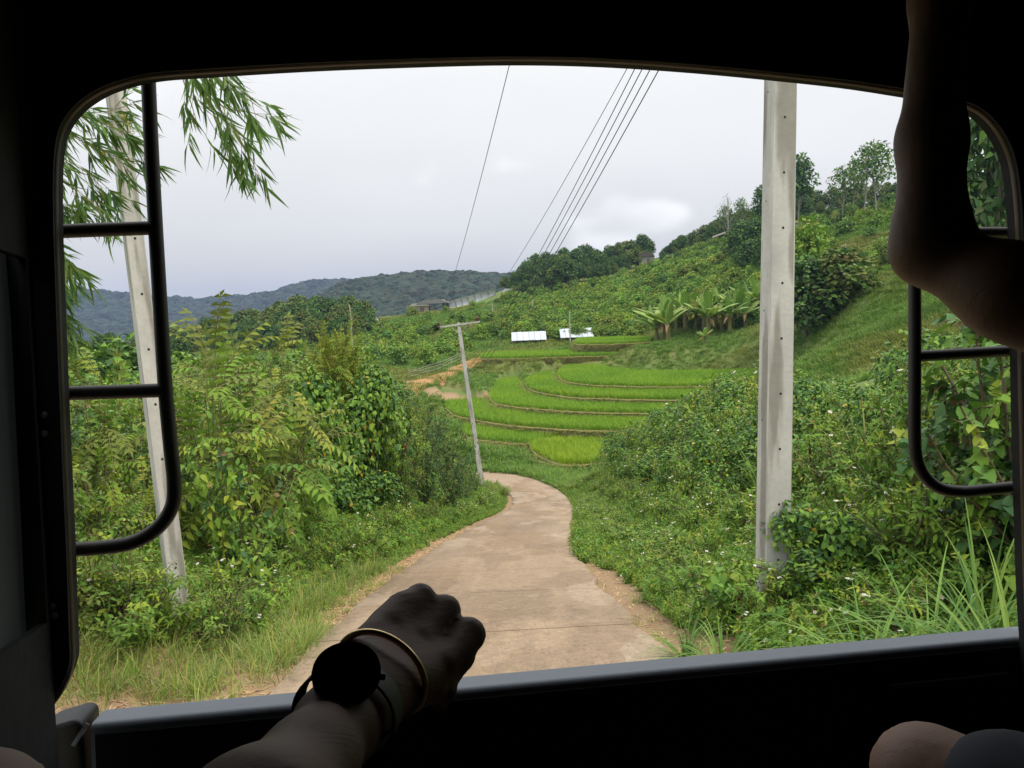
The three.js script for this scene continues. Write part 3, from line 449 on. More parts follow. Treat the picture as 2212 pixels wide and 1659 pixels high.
  const wa = Wr.clone().addScaledVector(fa, -0.028), wn = V(0.08, 0.86, 0.5).normalize(), wc = wa.clone().addScaledVector(wn, 0.0335), wx = V().crossVectors(V(0, 0, -1), wn).normalize(), wy = V().crossVectors(wn, wx).normalize();
  const place = new THREE.Matrix4().makeBasis(wx, wn, wy).setPosition(wc.clone().addScaledVector(wn, 0.0005));
  const wbase = wc.clone().applyMatrix4(camera.matrixWorld), watch = thing('wristwatch', 'large round dark wristwatch on the outstretched forearm', 'watch', wbase);
  const wm = (name, g, m) => { g.applyMatrix4(place); return mesh(name, toPlace(g, wbase), m, watch); };
  wm('case', new THREE.LatheGeometry([[0.001, -0.006], [0.019, -0.006], [0.0205, -0.003], [0.0208, 0.002], [0.0195, 0.0045], [0.0182, 0.0050], [0.018, 0.0036], [0.0001, 0.0036]].map((p) => new THREE.Vector2(...p)), 40), std(0.12, 0.11, 0.10, 0.3, { metalness: 0.8 }));
  wm('dial', (() => { const g = new THREE.CylinderGeometry(0.0179, 0.0179, 0.0006, 36); g.translate(0, 0.0040, 0); return g; })(), std(0.05, 0.045, 0.04, 0.3));
  wm('bezel', (() => { const g = new THREE.TorusGeometry(0.0187, 0.0015, 8, 48); g.rotateX(Math.PI / 2); g.translate(0, 0.0049, 0); return g; })(), std(0.5, 0.46, 0.36, 0.22, { metalness: 1 }));
  wm('crown', (() => { const g = new THREE.CylinderGeometry(0.0018, 0.0018, 0.003, 12); g.rotateZ(Math.PI / 2); g.translate(0.0222, 0, 0); return g; })(), std(0.5, 0.42, 0.25, 0.25, { metalness: 1 }));
  for (const [len, w, nm] of [[0.011, 0.0012, 'hour_hand'], [0.015, 0.0009, 'minute_hand']]) wm(nm, (() => { const g = box(w, 0.0003, len, 0, 0.0046, len / 2); g.rotateY(nm === 'hour_hand' ? 2.2 : 0.6); return g; })(), std(0.4, 0.36, 0.28, 0.3, { metalness: 1 }));
  for (let k = 0; k < 12; k++) wm('hour_mark', (() => { const g = box(0.0009, 0.0003, 0.0028, 0, 0.0045, 0.0148); g.rotateY(k / 12 * 2 * Math.PI); return g; })(), std(0.5, 0.46, 0.38, 0.4));
  { // strap: a flattened band round the wrist
    const cx = wa.clone(), ring = [], n = 40; const s2 = V().crossVectors(ax, wn).normalize(), u2 = V().crossVectors(s2, ax).normalize();
    const B = new Buf();
    for (let i = 0; i < n; i++) { const a = i / n * 2 * Math.PI, r1 = 0.0315, r2 = 0.0275; const c = cx.clone().addScaledVector(s2, Math.cos(a) * r1).addScaledVector(u2, Math.sin(a) * r2), nn = s2.clone().multiplyScalar(Math.cos(a)).addScaledVector(u2, Math.sin(a)).normalize(); ring.push([-1, 1].map((q) => [0, 0.002].map((t) => { const p = c.clone().addScaledVector(ax, q * 0.0095).addScaledVector(nn, t); return B.v(p.x, p.y, p.z, [1, 1, 1]); }))); }
    for (let i = 0; i < n; i++) { const A = ring[i], C = ring[(i + 1) % n], qd = (a, b2, c, d) => { B.t(a, b2, c); B.t(a, c, d); }; qd(A[0][1], A[1][1], C[1][1], C[0][1]); qd(A[0][0], C[0][0], C[1][0], A[1][0]); qd(A[0][0], A[0][1], C[0][1], C[0][0]); qd(A[1][0], C[1][0], C[1][1], A[1][1]); }
    const g = B.geo(); g.deleteAttribute('color'); mesh('strap', toPlace(g, wbase), std(0.025, 0.018, 0.014, 0.6), watch);
  }
  { // gold bangle and a thin tied cord
    const c = off(Wr, 0.026, -0.003, 0.001), n = 60, pts = [], pts2 = []; const t1 = V().crossVectors(h, b).normalize();
    for (let i = 0; i < n; i++) { const a = i / n * 2 * Math.PI; pts.push(c.clone().addScaledVector(l, Math.cos(a) * 0.036).addScaledVector(b, Math.sin(a) * 0.0275).addScaledVector(h, -0.010 * Math.cos(a) + 0.004 * Math.sin(a))); }
    const bb = c.clone().applyMatrix4(camera.matrixWorld), g = toPlace(tube(pts, 0.0024, 8, 120, true), bb);
    const o = mesh('bangle', g, std(0.95, 0.74, 0.34, 0.28, { metalness: 1 })); o.position.copy(bb); tag(o, 'thin gold bangle round the wrist between watch and fist', 'bangle');
    const c2 = off(Wr, -0.0, -0.003, 0); for (let i = 0; i < 30; i++) { const a = i / 30 * 2 * Math.PI; pts2.push(c2.clone().addScaledVector(l, Math.cos(a) * 0.0315).addScaledVector(b, Math.sin(a) * 0.0245)); }
    const c3 = off(c2, 0.004, -0.024, 0.006), cord = thing('cord_bracelet', 'thin dark cord bracelet with a loose knotted end under the wrist', 'bracelet', bb);
    mesh('loop', toPlace(tube(pts2, 0.0011, 6, 80, true), bb), std(0.03, 0.022, 0.018, 0.9), cord);
    mesh('loose_end', toPlace(tube([c3, V(c3.x + 0.008, c3.y - 0.012, c3.z), V(c3.x + 0.013, c3.y - 0.014, c3.z - 0.004)], 0.001, 5, 16), bb), std(0.03, 0.022, 0.018, 0.9), cord);
  }
}
// second person: seated right, hand up on the ceiling bar, elbow in view
{
  const base = CS(0.82, -0.55, -0.45);
  const who = thing('person', 'person seated at the right with a raised bare arm, elbow bent before the opening', 'person', base, 'passengers in the truck bed');
  const E = V(0.453, 0.165, -0.85), Wr = V(0.474, 0.43, -0.87), Sh = V(0.68, -0.03, -0.70);
  const up = V(0.476, 0.50, -0.87), Fb = V(0.456, 0.265, -0.856), Ub = V(0.5075, 0.094, -0.80);
  const arm = [[E, Fb, 0.0355, 0.0325, 0.02], [Fb, Wr, 0.0325, 0.027, 0.02], [V(0.4475, 0.143, -0.852), E, 0.0285, 0.0335, 0.025], [V(0.45, 0.14, -0.85), Ub, 0.031, 0.0435, 0.025], [Ub, Sh, 0.0445, 0.052, 0.03], [Wr, up, 0.027, 0.032, 0.03]];
  for (let i = 0; i < 4; i++) { const k = V(0.452 + i * 0.019, 0.535, -0.875); arm.push([up, k, 0.02, 0.011, 0.02], [k, V(k.x, k.y + 0.022, k.z + 0.03), 0.0105, 0.009, 0.008], [V(k.x, k.y + 0.022, k.z + 0.03), V(k.x, k.y + 0.004, k.z + 0.048), 0.009, 0.0075, 0.006]); }
  arm.push([V(0.455, 0.475, -0.86), V(0.44, 0.52, -0.842), 0.016, 0.010, 0.015], [V(0.44, 0.52, -0.842), V(0.452, 0.54, -0.826), 0.0095, 0.0075, 0.008]);
  const hip = V(0.80, -0.47, -0.52), knee = V(0.475, -0.452, -0.90), hip2 = V(0.86, -0.47, -0.28), knee2 = V(0.62, -0.50, -0.14 - 0.3);
  const body = [[V(0.86, -0.42, -0.4), V(0.84, -0.15, -0.45), 0.14, 0.15, 0.06], [V(0.70, -0.05, -0.66), V(0.88, -0.04, -0.28), 0.07, 0.07, 0.07], [V(0.82, 0.0, -0.47), V(0.80, 0.12, -0.47), 0.055, 0.055, 0.03], [V(0.79, 0.2, -0.48), V(0.80, 0.27, -0.47), 0.08, 0.09, 0.03], [V(0.70, 0.2, -0.50), V(0.71, 0.22, -0.50), 0.013, 0.012, 0.03],
    [Sh, V(0.72, -0.06, -0.64), 0.06, 0.07, 0.04], [hip, V(0.86, -0.42, -0.4), 0.1, 0.13, 0.06], [hip2, V(0.86, -0.42, -0.4), 0.1, 0.13, 0.06], [hip, knee, 0.085, 0.058, 0.02], [knee, V(0.47, -0.86, -0.84), 0.056, 0.04, 0.02], [V(0.47, -0.86, -0.84), V(0.38, -0.92, -0.92), 0.035, 0.032, 0.02], [hip2, knee2, 0.085, 0.06, 0.02], [knee2, V(0.6, -0.9, -0.4), 0.056, 0.04, 0.02], [V(0.88, -0.05, -0.26), V(0.78, -0.3, -0.2), 0.055, 0.045, 0.03], [V(0.78, -0.3, -0.2), V(0.6, -0.38, -0.32), 0.04, 0.03, 0.02]];
  const fa = chain(arm, 0.02);
  const a1 = nets((p) => smin(fa(p), seg(p, Sh, V(0.72, -0.06, -0.64), 0.06, 0.07), 0.03), V(0.37, -0.16, -0.95), V(0.80, 0.62, -0.56), 0.0055);
  const t1 = nets(chain(body, 0.04), V(0.3, -1.0, -1.02), V(1.08, 0.4, -0.02), 0.014);
  mesh('body', toPlace(mergeGeometries([a1, t1]), base), skin, who);
  const shirt = chain([body[0], body[1], [Sh.clone().lerp(E, 0.12), V(0.72, -0.06, -0.64), 0.064, 0.075], body[13]].map(([a, c, d, e]) => [a, c, d + 0.012, e + 0.012]), 0.05);
  mesh('shirt', toPlace(nets((p) => Math.max(shirt(p), p.y - 0.02), V(0.5, -0.65, -0.85), V(1.12, 0.1, -0.02), 0.015), base), shirtM, who);
  const shorts = chain([body[6], body[7], [hip, hip.clone().lerp(knee, 0.82), 0.105, 0.084], [hip2, hip2.clone().lerp(knee2, 0.7), 0.105, 0.09]], 0.04);
  mesh('shorts', toPlace(nets(shorts, V(0.35, -0.75, -1.05), V(1.12, -0.15, -0.05), 0.013), base), cloth, who);
  mesh('hair', toPlace(nets((p) => Math.max(seg(p, V(0.81, 0.22, -0.47), V(0.82, 0.28, -0.46), 0.085, 0.098), -(p.x - 0.76) - (p.y - 0.27) * 0.8), V(0.68, 0.1, -0.6), V(0.95, 0.42, -0.34), 0.012), base), hairM, who);
}
console.log('truck and people');
// ───────────────────────── plants: how each kind is grown ─────────────────────────
const C = { yel: [0.30, 0.38, 0.04], lime: [0.22, 0.37, 0.042], mid: [0.135, 0.27, 0.04], dark: [0.055, 0.13, 0.032], olive: [0.19, 0.245, 0.048], blue: [0.075, 0.17, 0.055], bronze: [0.27, 0.15, 0.06], dead: [0.26, 0.16, 0.07], gold: [0.62, 0.40, 0.04] };
const barkC = [0.13, 0.095, 0.06];
const rdir = (up = 0) => { const a = R() * 6.283, z = rr(-1, 1), s = Math.sqrt(1 - z * z); return V(Math.cos(a) * s, z + up, Math.sin(a) * s).normalize(); };
function frond(B, S, o, a, len, pairs, ll, lw, col) { // a pinnate leaf
  let p = o.clone(); const d = a.clone(), side = V().crossVectors(d, V(0, 1, 0)).normalize(); const pts = [p.clone()];
  for (let k = 0; k < pairs; k++) {
    p.addScaledVector(d, len / pairs); d.y -= 0.11; d.normalize(); pts.push(p.clone());
    const s = Math.sin((k + 1.2) / (pairs + 1) * 2.6) * 0.6 + 0.5, up = V().crossVectors(side, d).normalize();
    for (const q of [-1, 1]) leaf(B, p, side.clone().multiplyScalar(q).addScaledVector(d, 0.45).normalize(), up, ll * s, lw * s, vv(col, 0.1), { fine: false, droop: 0.3, fold: 0.2 });
  }
  leaf(B, p, d, V().crossVectors(side, d), ll, lw, col, { fine: false });
  stem(S, pts, 0.004, 0.002, [0.2, 0.2, 0.06], 3);
}
function flower(F, o, n, r) { // white ray flower with a yellow eye
  const u = V(n.y, n.z, n.x).cross(n).normalize(), w = V().crossVectors(n, u);
  for (let k = 0; k < 5; k++) { const a = k / 5 * 6.283 + 0.2, d = u.clone().multiplyScalar(Math.cos(a)).addScaledVector(w, Math.sin(a)); leaf(F, o, d, n, r, r * 0.85, vv([0.78, 0.78, 0.74], 0.05), { fine: false, fold: 0.05, droop: 0.1 }); }
  const c = o.clone().addScaledVector(n, r * 0.12), e = []; for (let k = 0; k < 5; k++) { const a = k / 5 * 6.283; e.push(F.v(c.x + (u.x * Math.cos(a) + w.x * Math.sin(a)) * r * 0.28, c.y + (u.y * Math.cos(a) + w.y * Math.sin(a)) * r * 0.28, c.z + (u.z * Math.cos(a) + w.z * Math.sin(a)) * r * 0.28, [0.6, 0.4, 0.03])); }
  const t = F.v(c.x + n.x * r * 0.15, c.y + n.y * r * 0.15, c.z + n.z * r * 0.15, [0.6, 0.4, 0.03]); for (let k = 0; k < 5; k++) F.t(e[k], e[(k + 1) % 5], t);
}
// a bush of unit height: stems fan out of the root, twigs leave the stems, leaves line the twigs
function bush(o) {
  const B = new Buf(), S = new Buf(), F = new Buf(), { stems = 9, spread = 0.55, twigs = 9, tl = 0.25, leaves = 9, len = 0.06, wid = 0.03, pal, compound = 0, flowers = 0, lo = 0.15, fine = true, tip = 0.3, opt = {}, hang = 0.1, sr = 1 } = o;
  for (let s = 0; s < stems; s++) {
    const a = s / stems * 6.283 + rr(-0.4, 0.4), out = spread * Math.sqrt((s + 0.6) / stems) * rr(0.7, 1.15) * (s % 3 === 0 ? 0.45 : 1), h = rr(0.72, 1.0) * (1 - 0.35 * (out / spread) ** 2);
    const pts = []; for (let k = 0; k <= 5; k++) { const t = k / 5; pts.push(V(Math.cos(a) * out * Math.pow(t, 1.25) + rr(-0.02, 0.02), h * (t * 1.12 - 0.12 * t * t) - 0.03, Math.sin(a) * out * Math.pow(t, 1.25) + rr(-0.02, 0.02))); }
    stem(S, pts, 0.011 * sr, 0.004 * sr, vv(barkC), 4); const cv = new THREE.CatmullRomCurve3(pts);
    for (let w = 0; w < twigs; w++) {
      const t = lerp(lo, 1, (w + R()) / twigs), b = cv.getPoint(t), od = V(b.x, 0, b.z).normalize(), d = rdir(0.35).addScaledVector(od, 0.55).normalize(), L = tl * rr(0.6, 1.2) * (1.1 - 0.35 * t), mid = b.clone().addScaledVector(d, L * 0.5), e = b.clone().addScaledVector(d, L); e.y -= hang * L; stem(S, [b, mid, e], 0.0045 * sr, 0.002 * sr, vv([0.15, 0.14, 0.05]), 3);
      const tone = pick(pal), young = t > 0.8 && R() < tip;
      if (compound) { for (let k = 0; k < compound; k++) { const q = b.clone().lerp(e, (k + 0.5) / compound); frond(B, S, q, d.clone().addScaledVector(rdir(), 0.7).addScaledVector(V(0, 1, 0), 0.25).normalize(), len * 5 * rr(0.65, 1.0), 6, len, wid, young ? vv(o.youngCol || C.yel) : vv(tone, 0.1)); } continue; }
      for (let k = 0; k < leaves; k++) {
        const f = (k + 0.6) / leaves, q = f < 0.5 ? b.clone().lerp(mid, f * 2) : mid.clone().lerp(e, f * 2 - 1), ang = k * 2.4 + w, x = V(d.y, d.z, d.x).cross(d).normalize(), y = V().crossVectors(d, x), ax = x.multiplyScalar(Math.cos(ang)).addScaledVector(y, Math.sin(ang)).addScaledVector(d, 0.55); ax.y += 0.05 - hang; ax.normalize();
        const n = V(0, 1, 0).addScaledVector(od, 0.45).addScaledVector(rdir(), 0.45); const sz = rr(0.65, 1.15) * (young && f > 0.6 ? 0.75 : 1), col = young && f > 0.45 ? vv(o.youngCol || C.yel, 0.15) : R() < 0.012 ? vv(C.dead) : vv(tone, 0.14);
        leaf(B, q, ax, n, len * sz, wid * sz, col, { fine, droop: rr(0.1, 0.45), fold: rr(0.05, 0.35), ...opt });
      }
      if (flowers && R() < flowers) { const q = e.clone().add(V(rr(-0.03, 0.03), rr(0.05, 0.12), rr(-0.03, 0.03))); stem(S, [e, q], 0.002, 0.0015, [0.1, 0.16, 0.03], 3); for (let m = 0; m < 1 + (R() < 0.3 ? 1 : 0); m++) flower(F, q.clone().add(V(m * 0.04, m * 0.02, 0)), V(rr(-0.5, 0.5), 1, rr(-0.2, 0.9)).normalize(), 0.024 * (o.fsize || 1)); }
    }
  }
  return { leaf: B.geo(), stem: S.geo(), flower: F.p.length ? F.geo() : null };
}
// dome of broad hanging vine leaves over a tangle of stems
function vineMound(pal, len, wid, n, opt = {}) {
  const B = new Buf(), S = new Buf();
  const bumps = []; for (let k = 0; k < 11; k++) { const a = R() * 6.283, r = Math.sqrt(R()) * 0.42; bumps.push([V(Math.cos(a) * r, rr(0.25, 0.78) * (1 - r * 0.5), Math.sin(a) * r), rr(0.16, 0.27)]); }
  for (let k = 0; k < n; k++) {
    const [c, r] = bumps[Math.floor(R() * bumps.length)], d = rdir(0.25), p = c.clone().addScaledVector(d, r * (R() < 0.7 ? rr(0.85, 1.12) : rr(0.3, 0.85)));
    if (p.y < 0.02) continue; const ax = d.clone().multiplyScalar(0.6).addScaledVector(rdir(), 0.55); ax.y -= 0.55; ax.normalize(); const s = rr(0.55, 1.2), nn = d.clone(); nn.y += 0.5;
    leaf(B, p, ax, nn, len * s, wid * s, R() < 0.012 ? vv(C.gold) : pick(pal), { droop: rr(0.05, 0.4), fold: rr(0, 0.3), w1: 1.0, w2: 0.62, heart: 0.8, ...opt });
  }
  for (let k = 0; k < 16; k++) { const [c, r] = bumps[k % bumps.length], e = c.clone().addScaledVector(rdir(0.4), r); stem(S, [V(c.x * 0.3, -0.03, c.z * 0.3), c.clone().multiplyScalar(0.6), c, e], 0.009, 0.003, vv(barkC), 4); }
  return { leaf: B.geo(), stem: S.geo() };
}
function grassClump(n, h, w, pal, lean = 0.6, bend = 1.4, segs = 5, base = 0.06) { const B = new Buf(); for (let k = 0; k < n; k++) { const a = R() * 6.283, q = R(), r = Math.sqrt(R()) * base; blade(B, V(Math.cos(a) * r, -0.02, Math.sin(a) * r), V(Math.cos(a) * lean * q, 1, Math.sin(a) * lean * q), h * rr(0.45, 1.1), w * rr(0.7, 1.2), bend * rr(0.25, 1.1), pick(pal), segs); } return B.geo(); }
// a tree of unit height; crown built of lobes full of leaf sprays
function tree({ trunk = 0.35, r = 0.33, lobes = 9, n = 1300, size = 0.07, pal, lo = 0.35, tall = 1, sparse = false, bark = [0.16, 0.13, 0.10], tr = 0.022 }) {
  const B = new Buf(), S = new Buf(), L = [];
  const top = V(rr(-0.04, 0.04), 0.86, rr(-0.04, 0.04)), tp = []; for (let k = 0; k <= 5; k++) { const t = k / 5; tp.push(V(top.x * t + Math.sin(t * 5 + R()) * 0.012, lerp(-0.03, 0.86, t), top.z * t + Math.cos(t * 4 + R()) * 0.012)); }
  stem(S, tp, tr, tr * 0.25, vv(bark, 0.1), 7);
  for (let k = 0; k < lobes; k++) {
    const t = (k + 0.5) / lobes, y = lerp(lo + 0.08, 0.93, t), a = k * 2.4 + rr(-0.5, 0.5), sh = Math.sin(Math.PI * Math.pow(clamp((y - lo + 0.1) / (1.06 - lo), 0, 1), 0.85)), out = r * sh * rr(0.45, 0.85) * (k === lobes - 1 ? 0.15 : 1);
    const c = V(Math.cos(a) * out, y, Math.sin(a) * out), lr = (sparse ? 0.085 : 0.155) * rr(0.75, 1.25) * tall; L.push([c, lr]);
    const b = V(top.x * y * 0.6, Math.max(lo * 0.7, y - rr(0.15, 0.28)), top.z * y * 0.6); stem(S, [b, b.clone().lerp(c, 0.55).add(V(0, 0.02, 0)), c], tr * 0.4, tr * 0.12, vv(bark, 0.1), 4);
    for (let m = 0; m < 3; m++) stem(S, [c, c.clone().addScaledVector(rdir(0.3), lr * 0.95)], tr * 0.14, tr * 0.05, vv(bark, 0.1), 3);
  }
  for (let k = 0; k < n; k++) {
    const [c, lr] = L[Math.floor(R() * L.length)], d = rdir(0.15), f = R() < 0.65 ? rr(0.8, 1.1) : Math.cbrt(R()) * 0.85, p = c.clone().addScaledVector(d, lr * f); p.y = c.y + (p.y - c.y) * 0.85;
    const ax = d.clone().addScaledVector(rdir(), 0.9); ax.y -= 0.15; ax.normalize(); const s = size * rr(0.6, 1.25);
    leaf(B, p, ax, d.clone().add(V(0, 0.6, 0)), s, s * 0.62, pick(pal), { fine: false, droop: 0.3, fold: 0.35 });
  }
  return { leaf: B.geo(), stem: S.geo() };
}
const grown = (name, label, category, group, g, mat = M.leaf, part = 'foliage') => {
  const t = new THREE.Group(); t.name = name; tag(t, label, category, group);
  const a = new THREE.Mesh(g.leaf, mat); a.name = part; t.add(a); if (g.stem) { const s = new THREE.Mesh(g.stem, M.bark); s.name = part === 'crown' ? 'trunk' : 'stem'; t.add(s); }
  if (g.flower) { const f = new THREE.Mesh(g.flower, M.petal); f.name = 'blossom'; f.userData.kind = 'stuff'; t.add(f); }
  t.traverse((o) => { o.castShadow = o.receiveShadow = true; }); return t;
};
const plant = (proto, pos, h, w, turn, label, group) => { const c = copy(proto, label, group); c.position.copy(pos); c.rotation.set(rr(-0.06, 0.06), turn, rr(-0.06, 0.06)); c.scale.set(w, h, w); return c; };
const inv = camera.matrixWorld.clone().invert();
const toPx = (p) => { const q = p.clone().applyMatrix4(inv); return [PXW / 2 + q.x / -q.z * FOC, PXH / 2 - q.y / -q.z * FOC, -q.z]; };
const curveY = (pts, x) => { if (x <= pts[0][0]) return pts[0][1]; for (let i = 1; i < pts.length; i++) if (x < pts[i][0]) return lerp(pts[i - 1][1], pts[i][1], (x - pts[i - 1][0]) / (pts[i][0] - pts[i - 1][0])); return pts[pts.length - 1][1]; };
// how tall a plant rooted at (x, z) stands if its top reaches the height read off the photograph there
function heightTo(x, z, line) { const y0 = ground(x, z); let h = 1; for (let k = 0; k < 6; k++) { const [px, , d] = toPx(V(x, y0 + h, z)); const top = P(px, curveY(line, px), d); h = top.y - y0; } return h; }

// ───────────────────────── banks of bushes along the road ─────────────────────────
R = rng(21);
const protos = {
  broad: [0, 1].map(() => bush({ stems: 11, spread: 0.52, twigs: 10, tl: 0.24, leaves: 9, len: 0.066, wid: 0.034, pal: [[C.lime, 4], [C.mid, 4], [C.yel, 2], [C.olive, 3]], tip: 0.5 })),
  small: [0, 1].map(() => bush({ stems: 13, spread: 0.55, twigs: 13, tl: 0.2, leaves: 12, len: 0.042, wid: 0.017, pal: [[C.olive, 5], [C.mid, 4], [C.lime, 2], [C.dark, 1]], tip: 0.35, hang: 0.2 })),
  feather: [0, 1].map(() => bush({ stems: 9, spread: 0.5, twigs: 7, tl: 0.2, compound: 3, len: 0.062, wid: 0.027, pal: [[C.lime, 4], [C.yel, 3], [C.mid, 3]], youngCol: [0.34, 0.36, 0.045], tip: 0.4 })),
  dark: [0].map(() => bush({ stems: 12, spread: 0.55, twigs: 12, tl: 0.22, leaves: 11, len: 0.05, wid: 0.026, pal: [[C.dark, 5], [C.mid, 4], [C.blue, 2]], tip: 0.12 })),
  vine: [0, 1].map((k) => vineMound([[C.mid, 5], [C.blue, 3], [C.lime, k ? 4 : 2], [C.dark, 2]], 0.068, 0.062, 2100)),
  weed: [0, 1].map(() => bush({ stems: 12, spread: 0.6, twigs: 10, tl: 0.22, leaves: 9, len: 0.085, wid: 0.03, pal: [[C.lime, 5], [C.mid, 5], [C.yel, 1]], flowers: 0.085, tip: 0.2, lo: 0.1 })),
};
const info = {
  broad: ['broadleaf_bush', 'light green broad leaved bush'], small: ['fine_leaf_bush', 'olive green small leaved bush'], feather: ['feather_leaf_bush', 'yellow green feathery leaved bush'], dark: ['dark_leaf_bush', 'dark green dense bush'], vine: ['vine_mound', 'mound of heart leaved vine'], weed: ['flowering_weed', 'leafy weed with white flowers'],
};
protos.large = [0, 1].map((k) => bush({ stems: 8, spread: 0.5, twigs: 8, tl: 0.22, leaves: 6, len: 0.125, wid: k ? 0.10 : 0.07, pal: [[C.lime, 4], [C.mid, 5], [C.blue, 2], [C.yel, 1]], tip: 0.25, hang: 0.25, opt: { heart: k * 0.6, w2: 0.7 } }));
protos.stalk = [0, 1].map(() => ({ leaf: grassClump(46, 1.0, 0.016, [[[0.22, 0.34, 0.06], 4], [[0.15, 0.27, 0.05], 4], [[0.42, 0.36, 0.15], 2]], 0.5, 1.3, 6, 0.14) }));
info.large = ['large_leaf_bush', 'bush with large soft leaves']; info.stalk = ['tall_grass', 'tuft of tall arching grass'];
// taller growth carries more and relatively smaller leaves
protos.broadTall = [0, 1].map(() => bush({ sr: 0.4, stems: 15, spread: 0.5, twigs: 15, tl: 0.17, leaves: 12, len: 0.034, wid: 0.018, pal: [[C.lime, 6], [C.mid, 3], [C.yel, 3], [C.olive, 2]], tip: 0.5 }));
protos.smallTall = [0, 1].map(() => bush({ sr: 0.4, stems: 16, spread: 0.52, twigs: 17, tl: 0.15, leaves: 15, len: 0.024, wid: 0.010, pal: [[C.olive, 4], [C.mid, 4], [C.lime, 5], [C.yel, 1]], tip: 0.4, hang: 0.2, fine: false }));
protos.darkTall = [0].map(() => bush({ sr: 0.4, stems: 15, spread: 0.54, twigs: 16, tl: 0.16, leaves: 14, len: 0.027, wid: 0.014, pal: [[C.dark, 5], [C.mid, 4], [C.blue, 2]], tip: 0.15 }));
protos.vineTall = [0, 1].map((k) => vineMound([[C.mid, 5], [C.blue, 3], [C.lime, k ? 4 : 2], [C.dark, 2]], 0.036, 0.033, 5200));
protos.largeTall = [0, 1].map((k) => bush({ sr: 0.4, stems: 12, spread: 0.5, twigs: 12, tl: 0.16, leaves: 7, len: 0.058, wid: k ? 0.046 : 0.033, pal: [[C.lime, 4], [C.mid, 5], [C.blue, 2], [C.yel, 1]], tip: 0.3, hang: 0.25, opt: { heart: k * 0.6, w2: 0.7 } }));
protos.featherTall = [0, 1].map(() => bush({ sr: 0.4, stems: 11, spread: 0.46, twigs: 10, tl: 0.14, compound: 3, len: 0.034, wid: 0.014, pal: [[C.lime, 4], [C.yel, 3], [C.mid, 3]], youngCol: [0.34, 0.36, 0.045], tip: 0.4 }));
const side = { left: 'on the bank left of the road', right: 'on the bank right of the road' };
const made = {};
function bankPlant(kind, where, x, z, h, w, m, row) {
  const zone = m < 16.5 ? 'close to the truck' : m < 21 ? 'just beyond the nearest pole' : m < 30 ? 'halfway down to the bend' : 'near the road bend', line = row < 2 ? `low on the ${where} bank` : row < 4 ? `halfway up the ${where} bank` : `on top of the ${where} bank`;
  const key = kind + where, [nm, text] = info[kind]; const tall = h > 1.7 && protos[kind + 'Tall'], list = tall || protos[kind], v = Math.floor(R() * list.length);
  const k2 = kind + v + (tall ? 'T' : ''); if (!made[k2]) made[k2] = grown(nm, '', kind === 'stalk' ? 'grass' : 'bush', '', list[v], kind === 'vine' || kind === 'dark' ? M.glossy : kind === 'stalk' ? M.grass : M.leaf);
  return plant(made[k2], V(x, groundSheet(x, z) - 0.04, z), h, w, R() * 6.283, `${text} ${line}, ${zone}`, `${nm.replace(/_/g, ' ')} ${line}, ${zone}`);
}
const silL = [[60, 790], [150, 775], [220, 765], [300, 785], [400, 755], [470, 748], [520, 740], [580, 752], [640, 740], [700, 735], [745, 752], [780, 790], [830, 800], [880, 835], [930, 872], [965, 905], [1000, 965], [1030, 1030], [1080, 1075], [1115, 1085]];
const silR = [[1225, 1105], [1255, 1050], [1285, 985], [1325, 912], [1400, 890], [1470, 860], [1530, 815], [1600, 788], [1690, 780], [1760, 790], [1850, 815], [1930, 805], [1980, 745], [2050, 695], [2120, 665], [2260, 640]];
const bankAt = (m) => { const f = clamp(m / roadLen * NR, 0, NR - 1); const k = Math.floor(f); return [roadS[k], roadSide[k]]; };
// left: metres along the road from the truck, rows away from it
for (let m = 12; m < 62; m += m < 24 ? 0.9 : 1.5) for (let row = 0; row < 7; row++) {
  const [c, s] = bankAt(m + rr(-0.5, 0.5)), edge = m < 20 ? lerp(3.0, 2.75, (m - 12) / 8) : lerp(2.75, 2.3, clamp((m - 20) / 20, 0, 1)), o = -(edge + row * 1.25 + rr(-0.35, 0.35)), x = c.x + s.x * o, z = c.z + s.z * o;
  const lpole = P(384, 1292, 7.1); if (Math.hypot(x - lpole.x, z - lpole.z) < 0.4) continue;
  if (z > -5.7 || Math.abs(x) > -z * 0.78 + 0.8) continue; const [px] = toPx(V(x, ground(x, z), z)); if (px < -120) continue;
  const most = heightTo(x, z, silL) * (R() < 0.2 ? rr(1.04, 1.16) : rr(0.82, 1.06)); const want = [0.8, 1.3, 2.0, 2.8, 3.6, 4.3, 4.8][row] * rr(0.85, 1.25); const h = Math.min(most, want); if (h < 0.35) continue;
  const near = m < 24, t = R(), kind = row === 0 ? (t < 0.4 ? 'weed' : t < 0.6 ? 'small' : t < 0.75 ? 'broad' : 'stalk') : px > 830 && row < 5 ? (t < 0.55 ? 'dark' : t < 0.85 ? 'small' : 'broad') : near ? (t < 0.30 ? 'broad' : t < 0.40 ? 'feather' : t < 0.56 ? 'small' : t < 0.72 ? 'vine' : t < 0.80 ? 'dark' : t < 0.93 ? 'large' : 'stalk') : (t < 0.3 ? 'vine' : t < 0.5 ? 'small' : t < 0.7 ? 'broad' : t < 0.78 ? 'feather' : t < 0.9 ? 'large' : 'dark');
  bankPlant(kind, 'left', x, z, h, Math.max(h * rr(0.8, 1.05), 0.9), m, row);
}
